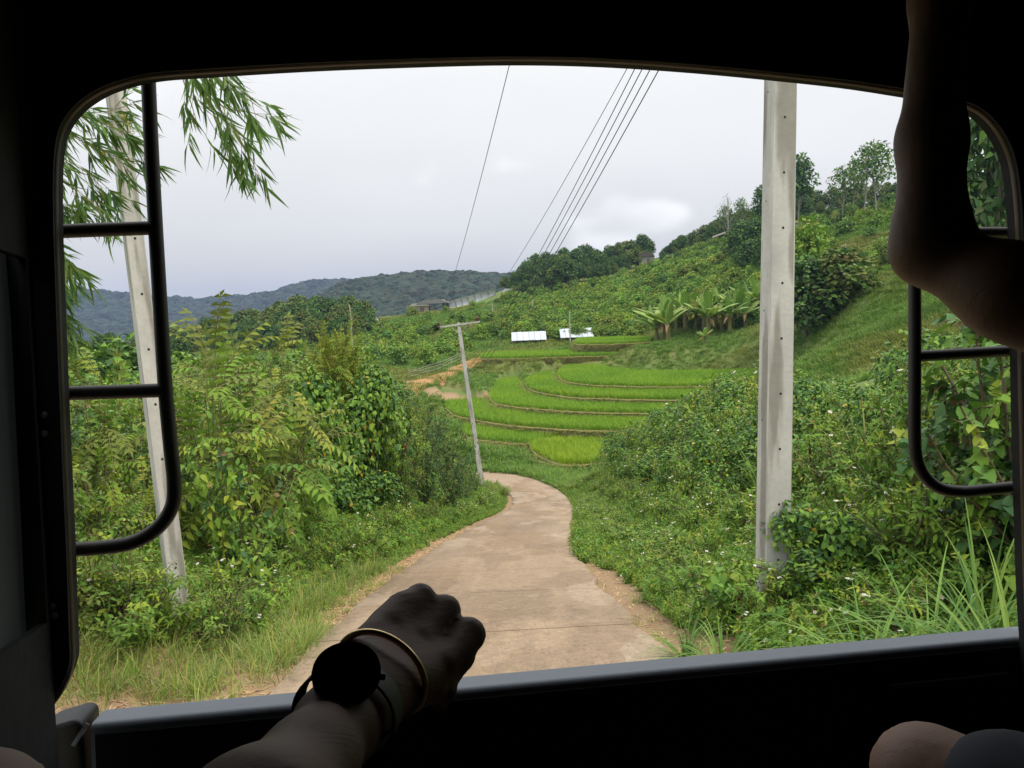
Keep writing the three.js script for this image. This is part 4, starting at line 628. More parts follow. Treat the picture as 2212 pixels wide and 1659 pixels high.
for (let m = 12.5; m < 62; m += m < 24 ? 0.95 : 1.5) for (let row = 0; row < 7; row++) {
  const [c, s] = bankAt(m + rr(-0.5, 0.5)), edge = lerp(2.7, 2.2, clamp((m - 13) / 20, 0, 1)), o = edge + row * 1.2 + rr(-0.35, 0.35), x = c.x + s.x * o, z = c.z + s.z * o;
  if (z > -4.4 || Math.abs(x) > -z * 0.80 + 0.8) continue; const [px] = toPx(V(x, ground(x, z), z)); if (px > 2330) continue;
  const most = heightTo(x, z, silR) * (R() < 0.2 ? rr(1.02, 1.14) : rr(0.82, 1.05)), want = [0.55, 0.85, 1.4, 2.0, 2.8, 3.4, 3.8][row] * rr(0.85, 1.25), h = Math.min(most, want); if (h < 0.35) continue;
  const pole = P(1668, 1225, 7.0); if (Math.hypot(x - pole.x, z - pole.z) < 0.45 && h > 0.6) continue;
  if (z > pole.z && px > 1520 && px < 1800 && h > 1.1) continue;
  const t = R(), kind = row < 2 ? (t < 0.62 ? 'weed' : t < 0.76 ? 'small' : t < 0.88 ? 'broad' : 'stalk') : row < 4 ? (t < 0.32 ? 'weed' : t < 0.56 ? 'vine' : t < 0.70 ? 'broad' : t < 0.80 ? 'small' : t < 0.9 ? 'large' : 'stalk') : (t < 0.30 ? 'vine' : t < 0.5 ? 'weed' : t < 0.68 ? 'broad' : t < 0.78 ? 'small' : t < 0.92 ? 'large' : 'stalk');
  bankPlant(kind, 'right', x, z, h, Math.max(h * rr(0.8, 1.1), 0.9), m, row);
}
// the tall individual plants that stand out of the left bank
const feature = (kind, px, pyTop, d, wide, label, proto) => {
  const t = P(px, pyTop, d), y = groundSheet(t.x, t.z), h = t.y - y + 0.05, v = proto || (protos[kind + 'Tall'] || protos[kind])[0], key = 'f' + kind + (proto ? label : '');
  if (!made[key]) made[key] = grown(info[kind][0], '', 'bush', '', v, kind === 'vine' || kind === 'dark' ? M.glossy : M.leaf);
  plant(made[key], V(t.x, y - 0.04, t.z), h, h * wide, R() * 6.283, label, 'tall bushes on the left bank');
};
{
  const vine = vineMound([[C.mid, 5], [C.blue, 3], [C.lime, 5], [C.yel, 1]], 0.042, 0.040, 4200), bright = bush({ sr: 0.3, stems: 13, spread: 0.46, twigs: 11, tl: 0.16, compound: 5, len: 0.036, wid: 0.013, pal: [[C.lime, 5], [C.yel, 5]], lo: 0.45, tip: 0.5, youngCol: [0.36, 0.40, 0.05] }), broadPin = bush({ sr: 0.5, stems: 7, spread: 0.45, twigs: 7, tl: 0.14, compound: 2, len: 0.06, wid: 0.026, pal: [[C.lime, 5], [C.yel, 2], [C.olive, 3], [C.mid, 2]], lo: 0.35, tip: 0.3, youngCol: [0.36, 0.37, 0.06] });
  feature('vine', 775, 748, 21, 0.62, 'tall column of heart leaved vine at the crest of the left bank', vine); feature('vine', 670, 742, 18, 0.55, 'second vine column left of the tallest one on the left bank', vine);
  feature('feather', 705, 690, 21, 0.45, 'bright yellow green feathery sapling topping the left bank', bright); feature('feather', 742, 712, 22, 0.45, 'smaller feathery sapling beside the one topping the left bank', bright);
  feature('feather', 515, 718, 11.5, 0.75, 'sapling with broad feathery leaves beside the left grab rail', broadPin); feature('feather', 430, 752, 10, 0.75, 'sapling with drooping feathery leaves just right of the left grab rail', broadPin); feature('feather', 590, 752, 13, 0.65, 'low feathery sapling between the rail and the vine columns', broadPin); feature('feather', 190, 800, 9.5, 0.7, 'feathery sapling seen inside the left grab rail', broadPin);
  feature('large', 480, 870, 9.0, 0.7, 'sapling with big soft leaves right of the left grab rail'); feature('large', 620, 820, 14, 0.7, 'big leaved bush below the vine columns');
  feature('dark', 905, 850, 25, 0.85, 'round dark bush at the right end of the left bank'); feature('dark', 960, 900, 29, 0.85, 'dark bush overhanging the foot of the distant pole'); feature('small', 850, 815, 22, 0.85, 'round olive bush left of the dark ones on the left bank');
  { const q = P(876, 970, 19.5), B = new Buf(); for (let k = 0; k < 40; k++) { const d = rdir(0.4); leaf(B, V(0, k * 0.0025, 0), d, V(0, 1, 0), 0.05, 0.03, vv([0.45, 0.015, 0.02], 0.2), { fine: false }); } stem(B, [V(0, -0.9, 0.1), V(0, -0.4, 0.03), V(0, 0, 0)], 0.008, 0.005, [0.1, 0.17, 0.04], 5); const o = mesh('red_flower', B.geo(), M.petal); o.position.copy(q); tag(o, 'single red flower spike among the left bank leaves', 'flower'); }
}
for (const [px, py, d, k, h] of [[330, 1335, 6.55, 'weed', 0.62], [425, 1322, 6.75, 'broad', 0.6], [260, 1345, 6.3, 'weed', 0.8], [180, 1350, 6.2, 'broad', 0.95], [480, 1300, 7.1, 'small', 0.75], [540, 1275, 7.6, 'weed', 0.7]]) { const q = P(px, py, d); bankPlant(k, 'left', q.x, q.z, h, h * 1.15, 13, 0); }
for (const [px, py, d, k, h] of [[1608, 1270, 6.6, 'weed', 0.65], [1700, 1270, 6.6, 'weed', 0.5], [1655, 1300, 6.4, 'broad', 0.38], [1765, 1240, 6.7, 'vine', 0.8], [1570, 1240, 6.8, 'large', 0.7]]) { const q = P(px, py, d); bankPlant(k, 'right', q.x, q.z, h, h * 1.05, 16, 2); }
console.log('banks', names.size, [...names.entries()].map((e) => e.join(':')).join(' '));

// reed grass with long arching blades at the right, close to the truck
{
  const g = [0, 1].map(() => ({ leaf: grassClump(75, 1.3, 0.026, [[[0.14, 0.28, 0.05], 4], [[0.21, 0.34, 0.065], 3], [[0.10, 0.21, 0.045], 2]], 1.0, 2.3, 8, 0.12) }));
  const pr = g.map((q) => grown('reed_grass', '', 'grass', 'arching reed grass clumps', q, M.grass, 'blade_tuft'));
  [[2010, 1330, 4.9, 0.85, 'near the tailgate, the largest clump'], [2130, 1270, 5.1, 0.9, 'against the right pillar'], [1880, 1390, 4.8, 0.75, 'nearest the road'], [2210, 1350, 4.3, 0.9, 'half hidden by the right pillar'], [1560, 1410, 5.6, 0.5, 'at the edge of the dirt shoulder'], [1480, 1400, 6.1, 0.4, 'lowest, beside the road edge']].forEach(([px, py, d, s, txt], i) => { const p = P(px, py, d); plant(pr[i % 2], V(p.x, ground(p.x, p.z), p.z), s, s * 1.05, R() * 6, `clump of long arching grass blades ${txt}`); });
}
// low weeds and grass that cover the verges: nobody could count these
function cover(name, label, geos, mat, list) { // list: [x, z, scale, tint]
  geos.forEach((g, n) => {
    const mine = list.filter((_, i) => i % geos.length === n), im = new THREE.InstancedMesh(g, mat, mine.length), m = new THREE.Matrix4(), q = new THREE.Quaternion(), e = new THREE.Euler(), c = new THREE.Color();
    mine.forEach(([x, z, s, t], i) => { e.set(rr(-0.15, 0.15), R() * 6.283, rr(-0.15, 0.15)); q.setFromEuler(e); const v = Array.isArray(s) ? V(...s) : V(s, s, s); m.compose(V(x, groundSheet(x, z) - 0.015, z), q, v); im.setMatrixAt(i, m); im.setColorAt(i, c.setRGB(...t)); });
    im.name = numbered(name); im.castShadow = im.receiveShadow = true; scene.add(im); tag(im, label, name.split('_').pop(), null, 'stuff');
  });
}
const herb = [0, 1, 2].map((k) => bush({ stems: 6, spread: 0.55, twigs: 4, tl: 0.3, leaves: 6, len: 0.2, wid: 0.085, pal: [[C.lime, 4], [C.mid, 4], [C.yel, k]], lo: 0.15, fine: false, flowers: k === 2 ? 0.12 : 0, fsize: 2.8, tip: 0.2 }));
const fineGrass = [0, 1, 2].map((k) => grassClump(26, 0.42, 0.0075, [[[0.26, 0.37, 0.065], 4], [[0.18, 0.31, 0.05], 4], [[0.42, 0.38, 0.15], k + 1]], 0.8, 1.5, 3, 0.1));
const tint = () => { const k = rr(0.75, 1.2); return [k * rr(0.85, 1.2), k, k * rr(0.8, 1.1)]; };
{
  R = rng(5); const hl = [], gl = [], gr = [], fl = [];
  for (let i = 0; i < 30000; i++) {
    const m = 9 + 56 * Math.pow(R(), 1.25), [c, s] = bankAt(m), lr = R() < 0.5 ? -1 : 1, o = 1.5 + Math.pow(R(), 1.1) * 4.2, x = c.x + s.x * o * lr, z = c.z + s.z * o * lr; if (z > -3.4) continue;
    const n = fbm(x * 0.8, z * 0.8, 3, 3), d = -z;
    if (lr < 0) {
      if (d < 7.4 && x < -1.2) { const bare = fbm(x * 1.1 + 3, z * 1.1, 9, 3); if (o < 6.5 && R() > step(5.1, 5.9, d + (bare - 0.45) * 2.6) * 0.92 + 0.08) continue; gl.push([x, z, rr(0.5, 1.0), tint()]); }
      else if (o < 1.72 && R() < 0.6) continue;
      else if (d < 13 && o < 3.6 && R() < 0.62) gl.push([x, z, rr(0.55, 1.15) * (o < 1.9 ? 0.55 : 1), tint()]);
      else if (o > 1.8) hl.push([x, z, rr(0.14, 0.32) * (0.6 + n * 0.8) * (o < 2.3 ? 0.65 : 1.25), tint()]);
    } else {
      if (o < 1.95 + (n - 0.5) * 1.3 && d < 13) { if (R() < 0.06) gl.push([x, z, rr(0.25, 0.5), tint()]); continue; }
      if (R() < 0.16) gr.push([x, z, rr(0.5, 1.0), tint()]); else (R() < 0.25 ? fl : hl).push([x, z, rr(0.16, 0.34) * (0.6 + n * 0.8), tint()]);
    }
  }
  cover('verge_grass', 'fine straggly grass along the edges of the road', fineGrass, M.grass, [...gl, ...gr]);
  cover('verge_weeds', 'low leafy weeds covering both road verges', [herb[0].leaf, herb[1].leaf], M.leaf, hl);
  cover('verge_weeds', 'low leafy weeds among the flowers on the right verge', [herb[2].leaf], M.leaf, fl);
  { R = rng(77); const st = R; cover('verge_flowers', 'small white flowers scattered over the right verge', [herb[2].flower], M.petal, fl); }
  // dry bamboo leaves and straw fallen on the shoulders
  const litter = [0, 1].map(() => { const B = new Buf(); for (let k = 0; k < 7; k++) { const a = R() * 6.283; leaf(B, V(rr(-0.1, 0.1), rr(0.012, 0.02), rr(-0.1, 0.1)), V(Math.cos(a), rr(-0.05, 0.12), Math.sin(a)), V(rr(-0.3, 0.3), 1, rr(-0.3, 0.3)), rr(0.06, 0.15), rr(0.008, 0.016), pick([[[0.58, 0.44, 0.27], 4], [[0.40, 0.28, 0.16], 2], [[0.20, 0.12, 0.06], 1]]), { fine: false, droop: 0.05, fold: 0.3 }); } return B.geo(); });
  const ll = []; for (let i = 0; i < 11000; i++) { const m = 7 + 26 * Math.pow(R(), 1.5), [c, s] = bankAt(m), lr = R() < 0.62 ? -1 : 1, o = lr < 0 ? (m < 17 ? 1.15 + 4.5 * R() ** 1.5 : 1.3 + 0.8 * R()) : 1.2 + 1.3 * R(), x = c.x + s.x * o * lr, z = c.z + s.z * o * lr; if (z > -3.2) continue; if (lr > 0 && R() < 0.6) continue; ll.push([x, z, rr(0.5, 1.1), tint().map((q) => q * 1.05)]); }
  cover('leaf_litter', 'dry straw and fallen bamboo leaves on the road shoulders', litter, M.petal, ll.map((q) => { const r = roadNear(q[0], q[1]); return r.d < ROADW ? null : q; }).filter(Boolean));
  // loose grit on the shoulder at the left
  const stone = new THREE.IcosahedronGeometry(0.014, 1); { const p = stone.attributes.position; for (let i = 0; i < p.count; i++) { const k = 0.7 + 0.6 * noise(p.getX(i) * 160 + 3, p.getY(i) * 160, p.getZ(i) * 160); p.setXYZ(i, p.getX(i) * k, p.getY(i) * k * 0.7, p.getZ(i) * k); } stone.computeVertexNormals(); }
  const sl = []; for (let i = 0; i < 2600; i++) { const x = rr(-4.2, -1.4), z = -rr(3.2, 6.2); if (roadNear(x, z).d < 1.55) continue; const k = rr(0.6, 1.2), s = rr(0.3, 1.1) * (R() < 0.05 ? 2 : 1); sl.push([x, z, s, [k * 0.42, k * 0.36, k * 0.29]]); }
  cover('gravel', 'loose grit on the bare shoulder at the left', [stone], std(1, 1, 1, 0.9), sl);
}
console.log('verges');
// ───────────────────────── concrete poles and wires ─────────────────────────
const concrete = (seed) => {
  const t = dataTex(128, 1024, (i, j) => { const u = i / 128, v = j / 1024 * 9, s = fbm(u * 5 + seed, v * 2.2, seed, 5), st = step(0.50, 0.66, fbm(u * 11 + seed, v * 0.8, seed + 3, 5)), f = fbm(u * 40, v * 40, 2, 2), k = (0.70 + 0.56 * s) * (0.92 + 0.16 * f); return [0.50, 0.49, 0.455].map((q, n) => Math.pow(lerp(q * k, [0.20, 0.185, 0.15][n] * k, st * 0.75), 1 / 2.2)); }, true);
  return std(1, 1, 1, 0.92, { map: t, bumpMap: grain, bumpScale: 0.003 });
};
function poleBody(h, w0, w1, d0, d1) { // tapering I-less square pole with chamfered edges; y up from the butt
  const p = [], uv = [], id = [], n = 24; const prof = [[-1, -0.86], [-0.86, -1], [0.86, -1], [1, -0.86], [1, 0.86], [0.86, 1], [-0.86, 1], [-1, 0.86], [-1, -0.86]];
  for (let k = 0; k <= n; k++) { const t = k / n, w = lerp(w0, w1, t) / 2, d = lerp(d0, d1, t) / 2; prof.forEach(([a, b], m) => { p.push(a * w, t * h - 0.6, b * d); uv.push(m / 8, t * h / 9); }); }
  for (let k = 0; k < n; k++) for (let m = 0; m < 8; m++) { const a = k * 9 + m; id.push(a, a + 9, a + 1, a + 1, a + 9, a + 10); }
  const g = new THREE.BufferGeometry(); g.setAttribute('position', new THREE.Float32BufferAttribute(p, 3)); g.setAttribute('uv', new THREE.Float32BufferAttribute(uv, 2)); g.setIndex(id); const f = g.toNonIndexed(); f.computeVertexNormals(); return f;
}
const holeM = std(0.02, 0.02, 0.02, 1);
function utilityPole(label, base, top, w0, w1, d0, d1, turn, seed, len) {
  const g = thing('utility_pole', label, 'utility pole', base, 'concrete utility poles'); const up = V().subVectors(top, base).normalize();
  g.quaternion.setFromUnitVectors(V(0, 1, 0), up).multiply(new THREE.Quaternion().setFromAxisAngle(V(0, 1, 0), turn));
  mesh('shaft', poleBody(len + 0.6, w0, w1, d0, d1), concrete(seed), g); return g;
}
function boltHoles(g, n, y0, gap, len, d0, d1, sides, r = 0.011) { for (let k = 0; k < n; k++) for (const s of sides) { const y = y0 + k * gap, t = (y + 0.6) / (len + 0.6), c = new THREE.CylinderGeometry(r, r, 0.02, 12); if (s[0]) c.rotateZ(Math.PI / 2); else c.rotateX(Math.PI / 2); const hw = lerp(d0, d1, t) / 2; c.translate(s[0] * (hw - 0.0085), y, s[1] * (hw - 0.0085)); mesh('bolt_hole', c, holeM, g); } }
const insM = std(0.09, 0.035, 0.025, 0.3);
function crossArm(g, y, half, seed, tilt = 0) {
  const arm = mesh('crossarm', box(half * 2, 0.1, 0.1, 0, y, 0.09), concrete(seed), g);
  for (const s of [-1, 1]) { const b = tube([V(0, y - 0.55, 0.1), V(s * 0.55, y - 0.05, 0.1)], 0.018, 6, 2); mesh('brace', b, std(0.35, 0.35, 0.35, 0.5, { metalness: 0.5 }), g); const ins = mesh('insulator', new THREE.LatheGeometry([[0.001, 0], [0.05, 0], [0.09, 0.06], [0.05, 0.1], [0.1, 0.16], [0.055, 0.2], [0.07, 0.26], [0.001, 0.28]].map((p) => new THREE.Vector2(...p)), 14).translate(s * (half - 0.1), y + 0.05, 0.09), insM, g); }
}
const rp0 = P(1668, 1222, 7.0), rpT = P(1686, 160, 7.02); rp0.y = ground(rp0.x, rp0.z);
const near1 = utilityPole('weathered concrete pole standing upright on the right bank, close to the truck', rp0, rpT, 0.25, 0.21, 0.21, 0.18, 0.12, 3.1, 8.6);
boltHoles(near1, 16, 0.35, 0.487, 8.6, 0.21, 0.18, [[0, 1]]); boltHoles(near1, 9, 0.6, 0.974, 8.6, 0.25, 0.21, [[-1, 0]], 0.008);
crossArm(near1, 7.95, 1.75, 4);
const lp0 = P(384, 1292, 7.1), lpT = P(246, 170, 6.9);
const near2 = utilityPole('stained concrete pole leaning behind the left grab rail', lp0, lpT, 0.16, 0.14, 0.23, 0.17, 0.55, 9.2, 8.4);
boltHoles(near2, 16, 0.3, 0.487, 8.4, 0.23, 0.17, [[0, 1]]); boltHoles(near2, 16, 0.5, 0.487, 8.4, 0.16, 0.14, [[1, 0]], 0.007);
const fp0 = P(1041, 1032, 46), fpT = P(990, 697, 46); fp0.y = Math.min(fp0.y, ground(fp0.x, fp0.z) + 0.2);
const farLen = fp0.distanceTo(fpT) ;
const farPole = utilityPole('distant grey pole leaning left at the road bend, with a crossarm', fp0, fpT, 0.30, 0.2, 0.28, 0.2, 0.1, 6.4, farLen);
crossArm(farPole, farLen - 0.12, 1.25, 5);
{ // spool rack for the low wires and a bird nest like tangle on the left arm end
  for (let k = 0; k < 4; k++) mesh('spool_insulator', new THREE.CylinderGeometry(0.06, 0.06, 0.09, 10).translate(0.2, farLen - 3.4 + k * 0.22, 0.08), std(0.2, 0.2, 0.2, 0.5), farPole);
  const B = new Buf(); for (let k = 0; k < 120; k++) { const d = rdir(), o = V(-1.32, farLen - 0.13, 0.1).addScaledVector(rdir(), 0.16 * R()); leaf(B, o, d, rdir(), 0.2, 0.07, pick([[[0.03, 0.06, 0.02], 3], [[0.06, 0.04, 0.03], 2]]), { fine: false }); } mesh('vine_tangle', B.geo(), M.leaf, farPole);
}
{
  near1.updateMatrixWorld(true); farPole.updateMatrixWorld(true);
  const wm = std(0.06, 0.06, 0.065, 0.6), wire = (px1, py1, end, txt, r, sag, s) => { r = 0.0075;
    // each wire runs from the right pole to the distant one and hangs a little
    const a = s.clone().applyMatrix4(near1.matrixWorld), b = end.clone().applyMatrix4(farPole.matrixWorld), pts = [];
    const mid = P(px1, py1, 1).sub(camera.position); for (let k = 0; k <= 24; k++) { const t = k / 24, p = a.clone().lerp(b, t); p.y -= sag * 4 * t * (1 - t); pts.push(p); }
    const base = a.clone(), g = tube(pts.map((p) => p.clone().sub(base)), r, 5, 80); const o = mesh('power_line', g, wm); o.position.copy(base); tag(o, txt, 'wire', 'overhead wires');
  };
  wire(1230, 350, V(-1.15, farLen + 0.2, 0.09), 'single wire reaching the left end of the distant crossarm', 0.012, 0.55, V(-1.6, 8.3, 0.09));
  wire(1300, 300, V(1.15, farLen + 0.2, 0.09), 'wire reaching the right end of the distant crossarm', 0.012, 0.5, V(0.5, 8.3, 0.09));
  ['lowest of the four close wires', 'second lowest of the four close wires', 'second highest of the four close wires', 'highest of the four close wires'].forEach((t, k) => wire(1350, 300, V(0.2, farLen - 3.4 + k * 0.22, 0.08), t + ' running down to the distant pole', 0.012, 0.5, V(-0.35 + k * 0.05, 6.1 + k * 0.3, 0.15)));
}

// ───────────────────────── bamboo hanging in from the left ─────────────────────────
{
  R = rng(33);
  const bl = [[0.075, 0.165, 0.04], [0.10, 0.20, 0.04], [0.14, 0.235, 0.045]];
  // each spray: a drooping twig path (photograph readings and a distance), with fans of narrow leaves
  const sprays = [
    { n: 'left', d: 4.4, twigs: [[[381, 102], [391, 157], [411, 217], [426, 267]], [[406, 92], [436, 157], [456, 212], [506, 272], [531, 332]], [[426, 182], [466, 252], [486, 312], [501, 367]], [[436, 102], [486, 172], [526, 207], [561, 232]], [[456, 222], [506, 282], [536, 332], [554, 367]], [[416, 82], [426, 122], [446, 142]], [[456, 202], [486, 232], [546, 244], [576, 257]]] },
    { n: 'pole', d: 4.9, twigs: [[[60, 180], [140, 230], [220, 265], [290, 290]], [[60, 230], [150, 290], [230, 330], [290, 350]], [[50, 260], [120, 330], [200, 380], [260, 430]], [[60, 320], [130, 380], [190, 430], [230, 460]], [[60, 200], [150, 240], [230, 240], [285, 225]], [[40, 380], [100, 430], [150, 450]], [[60, 470], [110, 520], [140, 560], [150, 600]], [[40, 500], [100, 560], [120, 610]], [[60, 600], [110, 640], [140, 690]], [[50, 620], [100, 670], [135, 720]]] },
  ];
  const roots = [P(-900, 1100, 6.4), P(-1050, 1100, 7.0)];
  sprays.forEach((sp, q) => {
    const base = roots[q].clone(); base.y = ground(base.x, base.z);
    const t = thing('bamboo', q ? 'bamboo with leafy sprays hanging before the leaning pole' : 'bamboo branch hanging alone against the sky right of the grab rail', 'bamboo', base, 'bamboo overhanging the road');
    const S = new Buf(), B = new Buf(), rel = (p) => p.clone().sub(base);
    const tipTop = P(q ? -60 : 380, q ? 60 : -260, sp.d), pts = [base.clone(), base.clone().lerp(tipTop, 0.35).add(V(0, 3.2, 0)), base.clone().lerp(tipTop, 0.72).add(V(0, 2.6, 0)), tipTop];
    const cv = new THREE.CatmullRomCurve3(pts).getPoints(24); stem(S, cv.map(rel), 0.035, 0.008, [0.20, 0.22, 0.06], 8);
    for (const tw of sp.twigs) {
      const dd = sp.d + rr(-0.35, 0.35), w = tw.map(([x, y]) => P(x, y, dd)), c = new THREE.CatmullRomCurve3([tipTop, ...w]); const cp = c.getPoints(16); stem(S, cp.map(rel), 0.006, 0.0018, [0.22, 0.20, 0.07], 4);
      const fans = q ? 18 : 8;
      for (let k = 0; k < fans; k++) {
        const u = lerp(0.3, 1, (k + 0.6) / fans), o = c.getPoint(u), tan = c.getTangent(u), n = 5 + Math.floor(R() * 4), ang0 = R() * 6.283;
        const td = tan.clone().addScaledVector(rdir(), 0.8); td.y -= 0.3; td.normalize(); const tl = rr(0.06, 0.2), e = o.clone().addScaledVector(td, tl); stem(S, [rel(o), rel(e)], 0.002, 0.001, [0.22, 0.2, 0.07], 3);
        for (let m = 0; m < n; m++) {
          const a = ang0 + m * 2.2, x = V(td.y, td.z, td.x).cross(td).normalize(), y = V().crossVectors(td, x), dir = td.clone().multiplyScalar(0.55).addScaledVector(x, Math.cos(a) * 0.55).addScaledVector(y, Math.sin(a) * 0.55); dir.y -= 0.62; dir.x += 0.18; dir.normalize();
          const L = rr(0.10, 0.21), col = R() < 0.004 ? vv(C.gold) : vv(bl[Math.floor(R() * 3)], 0.2); leaf(B, rel(e.clone().addScaledVector(td, -tl * 0.5 * R())), dir, rdir(0.3), L, L * 0.105, col, { droop: rr(0.05, 0.3), fold: 0.3, w1: 1, w2: 0.62 });
        }
      }
    }
    mesh('culm', S.geo(), M.bark, t); mesh('foliage', B.geo(), M.leaf, t);
  });
}
console.log('poles and bamboo');

// ───────────────────────── trees ─────────────────────────
R = rng(90);
const tp = {
  round: [0, 1, 2].map((k) => tree({ lobes: 12 + k * 2, r: 0.42, n: 2300, size: 0.075, lo: 0.16, pal: [[C.dark, 5], [C.mid, 4 + k], [C.blue, 2], [[0.09, 0.13, 0.035], 3]] })),
  olive: [0, 1].map(() => tree({ lobes: 12, r: 0.44, n: 2100, size: 0.08, lo: 0.14, pal: [[C.olive, 5], [C.mid, 3], [C.dark, 2], [[0.20, 0.17, 0.05], 2]] })),
  tall: [0, 1].map(() => tree({ lobes: 12, r: 0.2, n: 1300, size: 0.055, lo: 0.42, tall: 0.72, pal: [[C.dark, 5], [C.mid, 3]], tr: 0.012, bark: [0.26, 0.23, 0.19] })),
  thin: [0, 1].map(() => tree({ lobes: 15, r: 0.24, n: 520, size: 0.05, lo: 0.4, sparse: true, pal: [[C.dark, 3], [C.mid, 4], [C.olive, 2]], tr: 0.011, bark: [0.30, 0.27, 0.23] })),
  bare: [tree({ lobes: 18, r: 0.24, n: 60, size: 0.03, lo: 0.35, sparse: true, pal: [[C.olive, 1]], tr: 0.012, bark: [0.36, 0.33, 0.29] })],
  bright: [tree({ lobes: 12, r: 0.4, n: 2200, size: 0.07, lo: 0.14, pal: [[C.lime, 6], [C.yel, 2], [C.mid, 2]] })],
};
const treeName = { round: 'broadleaf_tree', olive: 'olive_green_tree', tall: 'tall_tree', thin: 'thin_tree', bare: 'bare_tree', bright: 'creeper_covered_tree' };
const madeT = {};
function treeTo(kind, px, pyTop, d, label, group, widen = 1) {
  const list = tp[kind], v = Math.floor(R() * list.length), k = kind + v; if (!madeT[k]) madeT[k] = grown(treeName[kind], '', 'tree', '', list[v], M.leaf, 'crown');
  const t = P(px, pyTop, d), y = ground(t.x, t.z), h = Math.max(t.y - y, 2.2); const c = plant(madeT[k], V(t.x, y - 0.1, t.z), h, h * rr(0.85, 1.15) * widen, R() * 6.28, label, group); c.rotation.x *= 0.5; c.rotation.z *= 0.5; return c;
}
const hillTop = [[1425, 540], [1450, 518], [1500, 502], [1540, 478], [1560, 468], [1600, 455], [1640, 425], [1660, 415], [1720, 398], [1760, 402], [1800, 405], [1850, 395], [1900, 385], [1960, 390], [2100, 380]];
// grove on the ridge behind the terraces
const ridge = [[1100, 590], [1125, 560], [1150, 552], [1185, 548], [1225, 525], [1260, 532], [1300, 527], [1340, 522], [1385, 510], [1410, 535]];
for (let row = 0; row < 3; row++) for (let px = 1098; px < 1412; px += 21) { const d = [262, 250, 236][row] + rr(-6, 6), x = px + rr(-8, 8); if (row === 2 && px > 1330) continue; treeTo(R() < 0.75 ? 'round' : 'olive', x, curveY(ridge, x) + [0, 14, 32][row] + rr(-4, 16), d, `dark tree in the ${['back', 'middle', 'front'][row]} row of the ridge grove, ${px < 1200 ? 'left' : px < 1300 ? 'centre' : 'right'} part`, 'grove on the ridge', 1.12); }
for (let px = 1428; px < 1610; px += 11) treeTo(R() < 0.6 ? 'round' : 'olive', px + rr(-4, 4), curveY(hillTop, px) + rr(-2, 10), lerp(276, 262, (px - 1428) / 180), 'tree in the close row along the skyline left of the right pole', 'skyline row', 1.5);
treeTo('tall', 1383, 506, 262, 'tallest dark tree at the right end of the ridge grove', null); treeTo('tall', 1406, 522, 258, 'pointed tree beside the ridge top hut', null);
// woodland left of the valley in front of the blue mountain
const wood = [[150, 735], [250, 715], [275, 722], [330, 730], [380, 695], [430, 693], [470, 690], [520, 672], [580, 660], [640, 642], [700, 634], [760, 636], [795, 655], [806, 690]];
for (let row = 0; row < 4; row++) for (let px = 380; px < 806; px += 22) { const d = [215, 200, 186, 172][row] + rr(-6, 6), x = px + rr(-8, 8); treeTo(R() < 0.6 ? 'round' : 'olive', x, curveY(wood, x) + [0, 16, 34, 52][row] + rr(-4, 16), d, `tree in the ${['back', 'second', 'third', 'front'][row]} row of the dark wood, ${px < 520 ? 'left' : px < 660 ? 'centre' : 'right'} part`, 'wood before the blue mountain', 1.15); }
for (let row = 0; row < 2; row++) for (let px = 130; px < 380; px += 20) { const x = px + rr(-8, 8); treeTo(R() < 0.45 ? 'round' : 'olive', x, curveY(wood, x) + row * 18 + rr(0, 18), [160, 140][row] + rr(-8, 8), `low tree in the ${row ? 'front' : 'back'} row at the valley edge behind the left grab rail`, 'trees behind the left rail', 1.1); }
// the hill at the right
for (let row = 0; row < 3; row++) for (let px = 1432; px < 1960; px += 24) { const x = px + rr(-9, 9), d = lerp(262, 215, clamp((px - 1430) / 500, 0, 1)) - row * 14 + rr(-5, 5); treeTo(R() < 0.5 ? 'round' : 'olive', x, curveY(hillTop, x) + row * 24 + rr(0, 18), d, `tree in the ${['upper', 'middle', 'lower'][row]} woodland of the right hill, ${px < 1650 ? 'left of the concrete pole' : 'right of the concrete pole'}`, 'woodland on the right hill', 1.1); }
for (const [x, y, d, w] of [[1605, 480, 175, 1.1], [1635, 470, 168, 1.1], [1620, 520, 155, 1.1], [1590, 530, 172, 1], [1655, 500, 150, 1]]) treeTo('round', x, y, d, 'large dark tree just left of the right pole', 'large trees left of the right pole', w);
treeTo('bare', 1572, 408, 210, 'bare pale tree on the skyline left of the right pole'); treeTo('thin', 1602, 425, 212, 'small thin tree beside the bare one on the skyline'); treeTo('thin', 1566, 440, 214, 'thin dark tree in front of the bare one on the skyline');
treeTo('tall', 1725, 335, 190, 'slender dark tree on the skyline touching the right pole'); treeTo('tall', 1645, 400, 205, 'slender tree half hidden by the left edge of the right pole');
treeTo('thin', 1868, 305, 172, 'tallest airy tree on the right skyline'); treeTo('thin', 1893, 300, 175, 'slim airy tree beside the tallest one on the right skyline'); treeTo('thin', 1822, 355, 180, 'sparse greyish tree on the right skyline'); treeTo('thin', 1845, 340, 183, 'thin tree between the sparse and the tallest skyline trees');
treeTo('bright', 1755, 478, 92, 'bright green tree smothered in creeper right of the right pole', null, 0.85);
treeTo('olive', 1812, 535, 86, 'wide olive green tree over the shaded hut', null, 1.5); treeTo('round', 1742, 560, 88, 'dark tree beside the creeper covered tree', null, 1.3); treeTo('olive', 1912, 528, 92, 'small round tree standing alone on the grassy slope', null, 0.9); treeTo('round', 1860, 545, 98, 'dark tree behind the wide olive green tree', null, 1.0);
treeTo('round', 2160, 200, 60, 'dark leaved tree at the top right corner of the opening', null, 0.7); 
